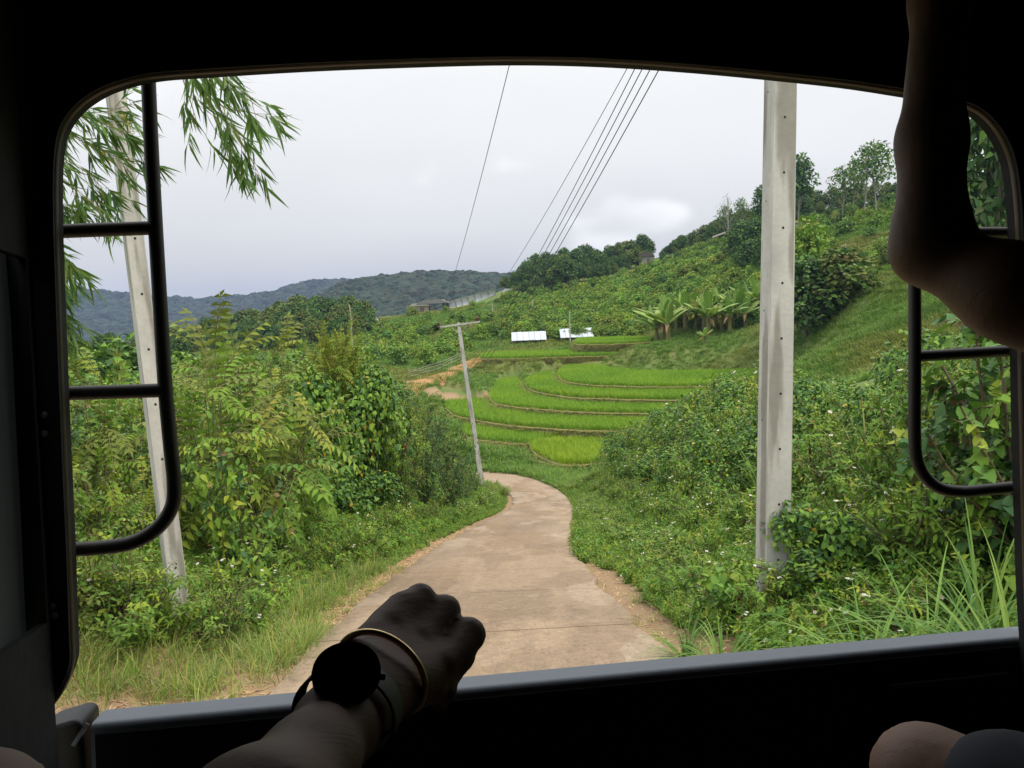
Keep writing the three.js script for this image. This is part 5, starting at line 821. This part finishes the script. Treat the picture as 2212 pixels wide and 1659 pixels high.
// broad leaved saplings beside the truck at the right
{
  R = rng(101); const g = bush({ stems: 7, spread: 0.34, twigs: 8, tl: 0.16, leaves: 5, len: 0.12, wid: 0.085, pal: [[C.lime, 4], [C.mid, 4], [C.yel, 2]], lo: 0.3, hang: 0.35, tip: 0.3, opt: { w2: 0.8 } }), g2 = bush({ stems: 12, spread: 0.4, twigs: 12, tl: 0.18, leaves: 10, len: 0.048, wid: 0.04, pal: [[C.dark, 3], [C.mid, 5], [C.blue, 3], [C.lime, 2]], lo: 0.12, hang: 0.35, tip: 0.05, opt: { heart: 0.7, w2: 0.65 } });
  const a = grown('big_leaf_sapling', '', 'sapling', 'saplings beside the right pillar', g, M.leaf), b = grown('big_leaf_sapling', '', 'sapling', 'saplings beside the right pillar', g2, M.glossy);
  const put = (pr, px, py, d, w, label) => { const t = P(px, py, d), y = ground(t.x, t.z), h = t.y - y; plant(pr, V(t.x, y - 0.05, t.z), h, h * w, R() * 6.28, label); };
  put(a, 2230, 290, 7.5, 0.75, 'tall pale green sapling with big leaves in the arch above the bent arm'); put(b, 2130, 660, 6.2, 1.0, 'dark big leaved sapling behind the right grab rail'); put(b, 2260, 560, 5.6, 0.9, 'dark heart leaved sapling half hidden by the right pillar');
}
// ───────────────────────── hillside scrub ─────────────────────────
{
  R = rng(41);
  const sc = [0, 1, 2, 3].map((k) => tree({ lobes: 8, r: 0.55, n: 520, size: 0.17, lo: 0.02, tall: 1.35, tr: 0.02, pal: [[[C.mid, 4], [C.lime, 5], [C.yel, 1]], [[C.lime, 5], [C.yel, 3], [C.olive, 3], [C.mid, 1]], [[C.dark, 3], [C.mid, 5], [C.lime, 2]], [[C.yel, 3], [C.lime, 5], [C.mid, 2]]][k] }));
  const pr = sc.map((g) => grown('hillside_shrub', '', 'shrub', '', g)); const spots = [];
  const area = [[800, 690], [880, 672], [1000, 655], [1090, 632], [1200, 622], [1330, 605], [1420, 572], [1500, 545], [1600, 520], [1650, 505]];
  for (let i = 0; i < 5200; i++) {
    const px = rr(700, 1660), d = 110 + 150 * Math.pow(R(), 0.8), q = P(px, 700, d), y = ground(q.x, q.z), [sx, sy] = toPx(V(q.x, y, q.z));
    if (sy < curveY(area, sx) || sy > (sx < 1000 ? 790 : 735) || (sx > 1390 && sy > 712)) continue; if (fbm(q.x * 0.045, q.z * 0.045, 3, 3) < 0.42 && R() < 0.75) continue;
    if (sx < 1090 && sy < 715 && R() < 0.9) continue; if (sx < 1000 && R() < 0.45) continue; // mown slope below the hut
    spots.push([q.x, q.z, d, sx]);
  }
  spots.sort((a, b) => a[2] - b[2]); const near = spots.slice(0, 190), rest = spots.slice(190, 1900);
  near.forEach(([x, z, d, sx], i) => { const h = rr(1.2, 2.6); plant(pr[Math.floor(R() * 4)], V(x, ground(x, z) - 0.1, z), h, h * rr(0.9, 1.5), R() * 6.28, sx < 1000 ? `green shrub on the slope behind the dirt track, ${sx < 820 ? 'nearest the bare trunk' : sx < 910 ? 'midway along' : 'nearest the distant pole'}, ${d < 135 ? 'lower' : 'upper'} part` : `green shrub on the scrub hillside ${sx < 1120 ? 'left of the metal sheds' : sx < 1290 ? 'straight above the metal sheds' : 'between sheds and banana clump'}, ${d < 150 ? 'lower' : 'upper'} part`, sx < 1000 ? 'shrubs behind the dirt track' : 'shrubs on the hillside above the sheds'); });
  sc.forEach((g, n) => { const mine = rest.filter((_, i) => i % 4 === n), im = new THREE.InstancedMesh(g.leaf, M.leaf, mine.length), m = new THREE.Matrix4(), q = new THREE.Quaternion(); mine.forEach(([x, z], i) => { const h = rr(1.2, 2.8); q.setFromAxisAngle(V(0, 1, 0), R() * 6.28); im.setMatrixAt(i, m.compose(V(x, ground(x, z) - 0.1, z), q, V(h * 1.2, h, h * 1.2))); im.setColorAt(i, new THREE.Color().setRGB(...tint())); }); im.name = numbered('hillside_scrub'); scene.add(im); tag(im, 'dense green scrub covering the far upper hillside', 'scrub', null, 'stuff'); });
  // low scrub in the hollow behind the left bank
  const lowp = pr; for (let i = 0; i < 62; i++) { const px = rr(100, 880), d = rr(42, 125), q = P(px, 760, d), y = ground(q.x, q.z), h = rr(1.4, 3.4); plant(lowp[Math.floor(R() * 4)], V(q.x, y - 0.1, q.z), h, h * rr(0.9, 1.4), R() * 6.28, 'green shrub in the hollow beyond the left bank', 'shrubs beyond the left bank'); }
  // and over the right slope among the trees
  for (let i = 0; i < 80; i++) { const px = rr(1660, 1960), d = rr(105, 200), q = P(px, 560, d), y = ground(q.x, q.z), [, sy] = toPx(V(q.x, y, q.z)); if (sy > 600) continue; const h = rr(1.4, 3); plant(pr[Math.floor(R() * 4)], V(q.x, y - 0.1, q.z), h, h * rr(0.9, 1.4), R() * 6.28, `green shrub on the steep slope right of the right pole, ${d < 140 ? 'near the olive tree' : d < 170 ? 'halfway up' : 'under the skyline trees'}`, 'shrubs on the slope right of the pole'); }
}
// grass over the open slopes
{
  R = rng(58);
  const sg = [0, 1, 2].map((k) => grassClump(20, 0.62, 0.06, [[[0.22, 0.33, 0.05], 5], [[0.15, 0.27, 0.04], 3], [[0.32, 0.31, 0.11], k]], 0.9, 1.2, 2, 0.3)); const gl = [];
  for (let i = 0; i < 130000; i++) {
    const d = 45 + 190 * Math.pow(R(), 1.3), px = rr(60, 2280), q = P(px, 700, d); if (terraceDefs.some((t) => inside(t.poly, q.x, q.z))) continue; const r = d < 75 ? roadNear(q.x, q.z).d : 9; if (r < 1.9) continue;
    if (dirtSpots.some(([x, z, k], n) => n > 4 && Math.hypot(q.x - x, q.z - z) < k * 0.9)) continue;
    const n = fbm(q.x * 0.07, q.z * 0.07, 6, 3), dry = step(0.48, 0.66, n), k = rr(0.8, 1.15); gl.push([q.x, q.z, rr(0.6, 1.25) * (d > 120 ? 1.35 : 1), [k * lerp(0.85, 1.25, dry), k * lerp(1, 0.98, dry), k * lerp(0.9, 1.2, dry)]]);
  }
  cover('slope_grass', 'rough grass covering the open slopes round the terraces', sg, M.grass, gl);
}
console.log('hill');
// ───────────────────────── banana plants ─────────────────────────
{
  R = rng(64);
  const make = (pal) => {
    const B = new Buf(), S = new Buf(); stem(S, [V(0, -0.05, 0), V(0.01, 0.2, 0), V(0, 0.42, 0.01)], 0.05, 0.032, [0.20, 0.19, 0.07], 8);
    for (let k = 0; k < 9; k++) {
      const a = k * 2.4 + rr(-0.3, 0.3), el = k < 2 ? 1.35 : rr(0.5, 1.15), d = V(Math.cos(a) * Math.cos(el), Math.sin(el), Math.sin(a) * Math.cos(el)), L = rr(0.5, 0.68), W = L * 0.27, col = pick(pal), sd = V(-Math.sin(a), 0, Math.cos(a)), n = 11; let p = V(0, 0.4, 0); const dd = d.clone(); const rib = [p.clone()]; let prev = null;
      for (let j = 0; j <= n; j++) {
        const t = j / n, w = W * (t < 0.16 ? 0.03 : Math.pow(Math.sin(Math.PI * clamp((t - 0.1) / 0.92, 0, 1)), 0.6)) * 0.5, up = V().crossVectors(sd, dd).normalize().multiplyScalar(up0(dd, sd));
        const torn = R() < 0.25 ? rr(0.55, 0.9) : 1, c = B.v(p.x, p.y, p.z, col), l = B.v(p.x - sd.x * w * torn + up.x * w * 0.25, p.y - sd.y * w + up.y * w * 0.25 - w * 0.2, p.z - sd.z * w * torn + up.z * w * 0.25, vv(col, 0.06)), r = B.v(p.x + sd.x * w * torn + up.x * w * 0.25, p.y + sd.y * w + up.y * w * 0.25 - w * 0.2, p.z + sd.z * w * torn + up.z * w * 0.25, vv(col, 0.06));
        if (prev) { B.t(prev[0], c, prev[1]); B.t(prev[1], c, l); B.t(prev[0], prev[2], c); B.t(prev[2], r, c); } prev = [c, l, r];
        p = p.clone().addScaledVector(dd, L / n); dd.y -= 0.02 + 0.13 * t * (k < 2 ? 0.4 : 1); dd.normalize(); rib.push(p.clone());
      }
      stem(S, rib, 0.008, 0.002, [0.28, 0.32, 0.09], 4);
    }
    for (let k = 0; k < 3; k++) { const a = R() * 6.28; blade(B, V(0, 0.38, 0), V(Math.cos(a), 0.2, Math.sin(a)), 0.42, 0.07, 2.6, pick([[C.dead, 2], [C.gold, 1]]), 5); }
    return { leaf: B.geo(), stem: S.geo() };
  };
  function up0(a, b) { return V().crossVectors(b, a).y < 0 ? 1 : -1; }
  const pal = [[[0.25, 0.38, 0.06], 4], [[0.17, 0.31, 0.05], 4], [[0.33, 0.39, 0.08], 2]];
  const pr = [0, 1, 2].map(() => { const g = make(pal), t = grown('banana_plant', '', 'banana plant', '', g); t.children[0].name = 'leaf_crown'; t.children[1].name = 'pseudostem'; return t; });
  const put = (px, py, d, label, group) => { const t = P(px, py, d), y = ground(t.x, t.z), h = clamp(t.y - y, 1.2, 6.5); plant(pr[Math.floor(R() * 3)], V(t.x, y - 0.05, t.z), h, h * rr(1.1, 1.4), R() * 6.28, label, group); };
  for (const [x, y, d] of [[1430, 633, 118], [1442, 648, 116], [1500, 593, 122], [1520, 608, 120], [1545, 580, 120], [1560, 600, 118], [1585, 578, 120], [1600, 608, 117], [1480, 618, 122], [1625, 583, 119], [1640, 598, 117], [1460, 613, 124], [1575, 628, 114], [1530, 630, 115], [1610, 630, 114], [1650, 608, 118]]) put(x, y, d, 'banana plant in the thick clump left of the right pole', 'banana clump left of the right pole');
  put(1418, 662, 119, 'ragged banana plant at the left end of the clump'); put(1522, 705, 111, 'young banana plant alone in the rice below the clump');
  for (const [x, y, d] of [[1010, 690, 165], [1040, 720, 148], [1060, 735, 140], [1085, 700, 160], [1120, 690, 158], [1150, 680, 160], [1180, 678, 160], [1215, 690, 152], [1245, 688, 150], [1270, 695, 146], [1300, 690, 150], [1340, 685, 152], [1000, 745, 135], [1330, 655, 180], [870, 700, 190], [850, 715, 182]]) put(x, y, d, 'banana plant on the slope behind the metal roofed sheds', 'banana plants behind the sheds');
}
// ───────────────────────── mountains under forest ─────────────────────────
{
  R = rng(73);
  const crown = [0, 1].map((s) => { const g = new THREE.IcosahedronGeometry(1, 3), p = g.attributes.position; for (let i = 0; i < p.count; i++) { const x = p.getX(i), y = p.getY(i), z = p.getZ(i), k = 0.72 + 0.62 * fbm(x * 2.4 + 9 + s * 5, y * 2.4, z * 2.4, 3); p.setXYZ(i, x * k, y * k * 0.85, z * k); } g.computeVertexNormals(); return g; });
  const mM = std(0.03, 0.05, 0.026, 1), crM = std(1, 1, 1, 0.95);
  function range(name, line, dTop, depth, footY, label, nTrees, size, relief) {
    const xs = []; for (let i = 0; i <= 120; i++) xs.push(lerp(line[0][0], line[line.length - 1][0], i / 120));
    const rows = 34, pos = [], id = [], H = (px, t) => { const top = P(px, curveY(line, px), dTop), dn = dTop - depth * (1 - t); const q = P(px, 700, dn), s = sm(clamp(t, 0, 1)), x = q.x, z = q.z; const y = lerp(footY, top.y, s * 0.55 + t * 0.45) + (fbm(x * 0.006, z * 0.006, 3, 4) - 0.5) * relief * Math.sin(Math.PI * clamp(t, 0, 1)); return V(x, y, z); };
    for (let j = 0; j <= rows + 6; j++) for (const px of xs) { const t = j / rows; if (t <= 1) { const p = H(px, t); pos.push(p.x, p.y, p.z); } else { const p = H(px, 1); pos.push(p.x, p.y - (t - 1) * depth * 0.5, p.z - (t - 1) * depth); } }
    for (let j = 0; j < rows + 6; j++) for (let i = 0; i < 120; i++) { const a = j * 121 + i; id.push(a, a + 1, a + 121, a + 1, a + 122, a + 121); }
    const g = new THREE.BufferGeometry(); g.setAttribute('position', new THREE.Float32BufferAttribute(pos, 3)); g.setIndex(id); g.computeVertexNormals(); tag(mesh(name, g, mM), null, null, null, 'structure');
    for (let v = 0; v < 2; v++) {
      const n = nTrees / 2, im = new THREE.InstancedMesh(crown[v], crM, n), m = new THREE.Matrix4(), q = new THREE.Quaternion();
      for (let i = 0; i < n; i++) { const px = rr(line[0][0], line[line.length - 1][0]), t = i % 6 ? Math.pow(R(), 0.8) : rr(0.96, 1.0), p = H(px, t), s = size * (R() < 0.12 ? rr(1.3, 1.9) : rr(0.5, 1.2)); q.setFromAxisAngle(V(0, 1, 0), R() * 6.28); im.setMatrixAt(i, m.compose(V(p.x, p.y + s * 0.25, p.z), q, V(s, s * rr(0.8, 1.3), s))); const k = rr(0.55, 1.25), w = R(); im.setColorAt(i, new THREE.Color().setRGB(0.030 * k * lerp(0.8, 1.4, w), 0.052 * k, 0.030 * k)); }
      im.name = numbered('forest_canopy'); scene.add(im); tag(im, label, 'forest', null, 'stuff');
    }
  }
  range('mountain', [[-300, 626], [60, 639], [150, 633], [250, 641], [330, 651], [430, 657], [540, 649], [600, 639], [660, 621], [700, 614], [745, 617], [800, 615], [900, 609], [1150, 617]], 1700, 900, -190, 'far blue forest covering the misty mountain', 44000, 6.6, 60);
  range('mountain', [[640, 711], [700, 651], [740, 629], [800, 614], [860, 608], [920, 603], [1000, 603], [1060, 605], [1110, 609], [1200, 611], [1300, 621]], 800, 380, -55, 'dark forest on the nearer ridge behind the greenhouse', 30000, 3.9, 26);
}
console.log('mountains');
// ───────────────────────── sheds, huts, posts and fences on the hill ─────────────────────────
{
  R = rng(12);
  const tin = std(0.56, 0.61, 0.66, 0.45, { metalness: 0.2 }), wood = std(0.16, 0.12, 0.085, 0.9), grey = std(0.30, 0.29, 0.27, 0.9), thatch = std(0.10, 0.085, 0.07, 1), film = std(0.62, 0.64, 0.66, 0.5);
  function corrugated(w, d, n, th = 0.05) { const g = new THREE.PlaneGeometry(w, d, n, 1), p = g.attributes.position; for (let i = 0; i < p.count; i++) p.setZ(i, Math.sin(p.getX(i) / w * n * 1.6) * th); g.rotateX(-Math.PI / 2); g.computeVertexNormals(); return g; }
  function shed(label, px0, px1, pyTop, pyBot, pyFloor, d, slope = 0.45) {
    const a = P(px0, pyBot, d), b = P(px1, pyBot, d), w = a.distanceTo(b), rise = (pyBot - pyTop) / FOC * d, fl = (pyFloor - pyBot) / FOC * d, mid = a.clone().add(b).multiplyScalar(0.5), t = thing('shed', label, 'shed', V(mid.x, Math.max(mid.y - fl, groundSheet(mid.x, mid.z) - 0.1), mid.z), 'metal roofed sheds');
    t.rotation.y = -Math.atan2(b.z - a.z, b.x - a.x); const depth = rise / slope * 1.0, n = Math.round(w / 1.0);
    for (let k = 0; k < n; k++) { const g = corrugated(w / n - 0.03, Math.hypot(depth, rise), 10, 0.035); g.rotateX(Math.atan2(rise, depth)); g.translate(-w / 2 + (k + 0.5) * w / n, fl + rise / 2 + (k % 2) * 0.012, -depth / 2); mesh('roof_sheet', g, k % 3 ? tin : std(0.5, 0.54, 0.60, 0.45, { metalness: 0.2 }), t); }
    for (let k = 0; k <= 4; k++) for (const z of [0.05, -depth + 0.1]) mesh('post', box(0.12, fl + (z < 0 ? rise : 0) + 0.6, 0.12, lerp(-w / 2 + 0.15, w / 2 - 0.15, k / 4), (fl + (z < 0 ? rise : 0) - 0.6) / 2 - 0.06, z), wood, t);
    mesh('back_wall', box(w - 0.3, fl + rise * 0.8 + 0.5, 0.06, 0, (fl + rise * 0.8 - 0.5) / 2, -depth + 0.22), grey, t); return t;
  }
  shed('pale blue metal roofed shed, left of the two behind the upper rice strip', 1105, 1181, 722, 739, 750, 137); shed('pale metal roofed shed with a post in front, right of the two', 1211, 1283, 716, 734, 745, 136);
  function hut(name, label, px, pyBase, d, w, h, roofH, roofM, wallM, open) {
    const p = P(px, pyBase, d); const t = thing(name, label, 'hut', V(p.x, Math.min(p.y, ground(p.x, p.z) + 0.4), p.z)); const dep = w * 0.7;
    const s = new THREE.Shape([[-w * 0.62, 0], [w * 0.62, 0], [w * 0.3, roofH], [-w * 0.3, roofH]].map((q) => new THREE.Vector2(...q))), g = new THREE.ExtrudeGeometry(s, { depth: dep * 1.25, bevelEnabled: false }); g.translate(0, h, -dep * 1.1); mesh('roof', g, roofM, t);
    if (!open) { mesh('wall', box(w, h + 1, dep, 0, (h - 1) / 2 - 0.003, -dep / 2), wallM, t); mesh('door', box(w * 0.22, h * 0.7, 0.08, w * 0.15, h * 0.35, 0.02), wood, t); }
    else { for (const x of [-1, 0, 1]) for (const z of [0, -dep]) mesh('post', box(0.16, h + 1, 0.16, x * w * 0.45, (h - 1) / 2 - 0.003, z), wood, t); mesh('platform', box(w, 0.15, dep, 0, h * 0.35, -dep / 2), wood, t); } return t;
  }
  hut('hut', 'small pale hut at the top of the mown slope beside the thatched shelter', 906, 672, 246, 6.0, 1.8, 0.9, std(0.4, 0.37, 0.35, 0.8), std(0.36, 0.30, 0.26, 0.9)); hut('shelter', 'dark roofed open shelter beside the long white greenhouse', 936, 667, 246, 8.5, 2.2, 1.2, std(0.2, 0.2, 0.2, 0.9), wood, true);
  hut('hut', 'weathered plank hut on the skyline right of the ridge grove', 1396, 560, 244, 4.4, 2.2, 1.3, thatch, grey); hut('hut', 'small white roofed hut beside the wood left of the mown slope', 803, 678, 215, 2.6, 0.8, 1.0, film, grey);
  hut('shelter', 'shaded shelter hidden under the wide olive green tree', 1770, 660, 88, 5.5, 1.5, 0.8, thatch, wood, true);
  { // long plastic greenhouse tunnels stepping down the slope
    const line = [[955, 660], [985, 655], [1012, 648], [1040, 640], [1072, 632]]; const p0 = P(1012, 660, 248), t = thing('greenhouse', 'long white plastic greenhouse climbing the mown slope', 'greenhouse', p0);
    for (let k = 0; k < 4; k++) for (let q = 0; q < 2; q++) { const u = q * 0.5, a = P(lerp(line[k][0], line[k + 1][0], u), lerp(line[k][1], line[k + 1][1], u), 250).sub(p0), b = P(lerp(line[k][0], line[k + 1][0], u + 0.5) - 1.2, lerp(line[k][1], line[k + 1][1], u + 0.5), 250).sub(p0), L = a.distanceTo(b), g = new THREE.CylinderGeometry(1.25, 1.25, L, 14, 1, false, 0, Math.PI); g.rotateZ(Math.PI / 2); g.rotateX(-Math.PI / 2 + Math.PI / 2); const m = a.clone().add(b).multiplyScalar(0.5); g.translate(0, 0, 0); const o = mesh('tunnel', g, film, t); o.position.copy(m); o.rotation.order = 'YZX'; o.rotation.y = -Math.atan2(b.z - a.z, b.x - a.x); o.rotation.z = Math.atan2(b.y - a.y, Math.hypot(b.x - a.x, b.z - a.z)); o.rotation.x = -Math.PI / 2; }
    const s = P(994, 645, 300); const s2 = hut('hut', 'tiny white tent roof at the far end of the greenhouse', 1096, 634, 252, 3, 0.5, 1.0, film, film);
  }
  // slim concrete posts on the hillside
  for (const [x, y0, y1, d, t] of [[1232, 672, 738, 134, 'slim pale post standing in front of the right metal shed'], [1151, 648, 670, 175, 'slim pale post above the left metal shed'], [1353, 640, 672, 168, 'slim pale post in the scrub above the banana slope'], [1441, 616, 645, 172, 'slim pale post at the edge of the scrub near the banana clump'], [1064, 655, 672, 190, 'slim pale post on the mown slope beside the distant pole'], [1598, 615, 640, 120, 'slim pale post behind the banana clump']]) { const a = P(x, y1, d), b = P(x, y0, d), h = b.y - a.y, o = mesh('fence_post', new THREE.CylinderGeometry(0.09, 0.12, h + 1, 8).translate(0, (h - 1) / 2, 0), std(0.42, 0.40, 0.36, 0.9)); o.position.copy(a); tag(o, t, 'post', 'slim posts on the hill'); }
  { const a = P(1941, 830, 40), o = mesh('fence_post', new THREE.CylinderGeometry(0.035, 0.045, 2.4, 8), std(0.3, 0.27, 0.22, 0.95)); o.position.set(a.x, a.y + 0.4, a.z); tag(o, 'thin grey stake in the grass beside the right grab rail', 'post', 'slim posts on the hill'); }
  { // dead trunk at the left of the mown slope
    const a = P(762, 752, 120), B = new Buf(); stem(B, [V(0, -1, 0), V(-0.1, 2, 0), V(0.05, 4.5, 0.1), V(-0.15, 6.6, 0)], 0.2, 0.07, [0.42, 0.36, 0.28], 8); stem(B, [V(0.03, 4.2, 0), V(0.6, 5.2, 0)], 0.06, 0.02, [0.4, 0.34, 0.27], 5); const o = mesh('dead_tree', B.geo(), M.bark); o.position.copy(a); tag(o, 'bare pale tree trunk rising behind the left bank', 'tree');
  }
  { // rail fence of poles along the dirt track
    const pts = [[880, 812], [905, 806], [930, 800], [955, 794], [980, 788], [1003, 782]].map(([x, y], i) => { const p = P(x, y, lerp(100, 118, i / 5)); p.y = ground(p.x, p.z); return p; }), t = thing('pole_fence', 'rough fence of grey poles beside the orange dirt track', 'fence', pts[0].clone());
    pts.forEach((p, i) => { for (const s of [0, 0.5]) { const q = i < 5 ? p.clone().lerp(pts[i + 1], s) : p; if (i === 5 && s) continue; mesh('post', new THREE.CylinderGeometry(0.035, 0.045, 1.9, 6).translate(q.x - pts[0].x, q.y - pts[0].y + 0.5, q.z - pts[0].z), wood, t); } if (i < 5) for (const h of [0.45, 0.85, 1.2]) mesh('rail', tube([p.clone().sub(pts[0]).add(V(0, h + rr(-0.1, 0.1), 0.08)), pts[i + 1].clone().sub(pts[0]).add(V(0, h + rr(-0.1, 0.1), 0.08))], 0.028, 6, 3), grey, t); });
  }
  { // fallen grey log on the skyline
    const a = P(1560, 508, 200), o = mesh('fallen_log', tube([V(-2.5, -0.6, 0), V(0, 0.3, 0), V(2.5, 1.0, 0), V(4.6, 1.5, 0)], 0.28, 8, 16), std(0.32, 0.29, 0.25, 0.95)); o.position.copy(a); tag(o, 'pale fallen log lying on the upper hillside', 'log');
  }
}
console.log('done');
renderer.render(scene, camera);
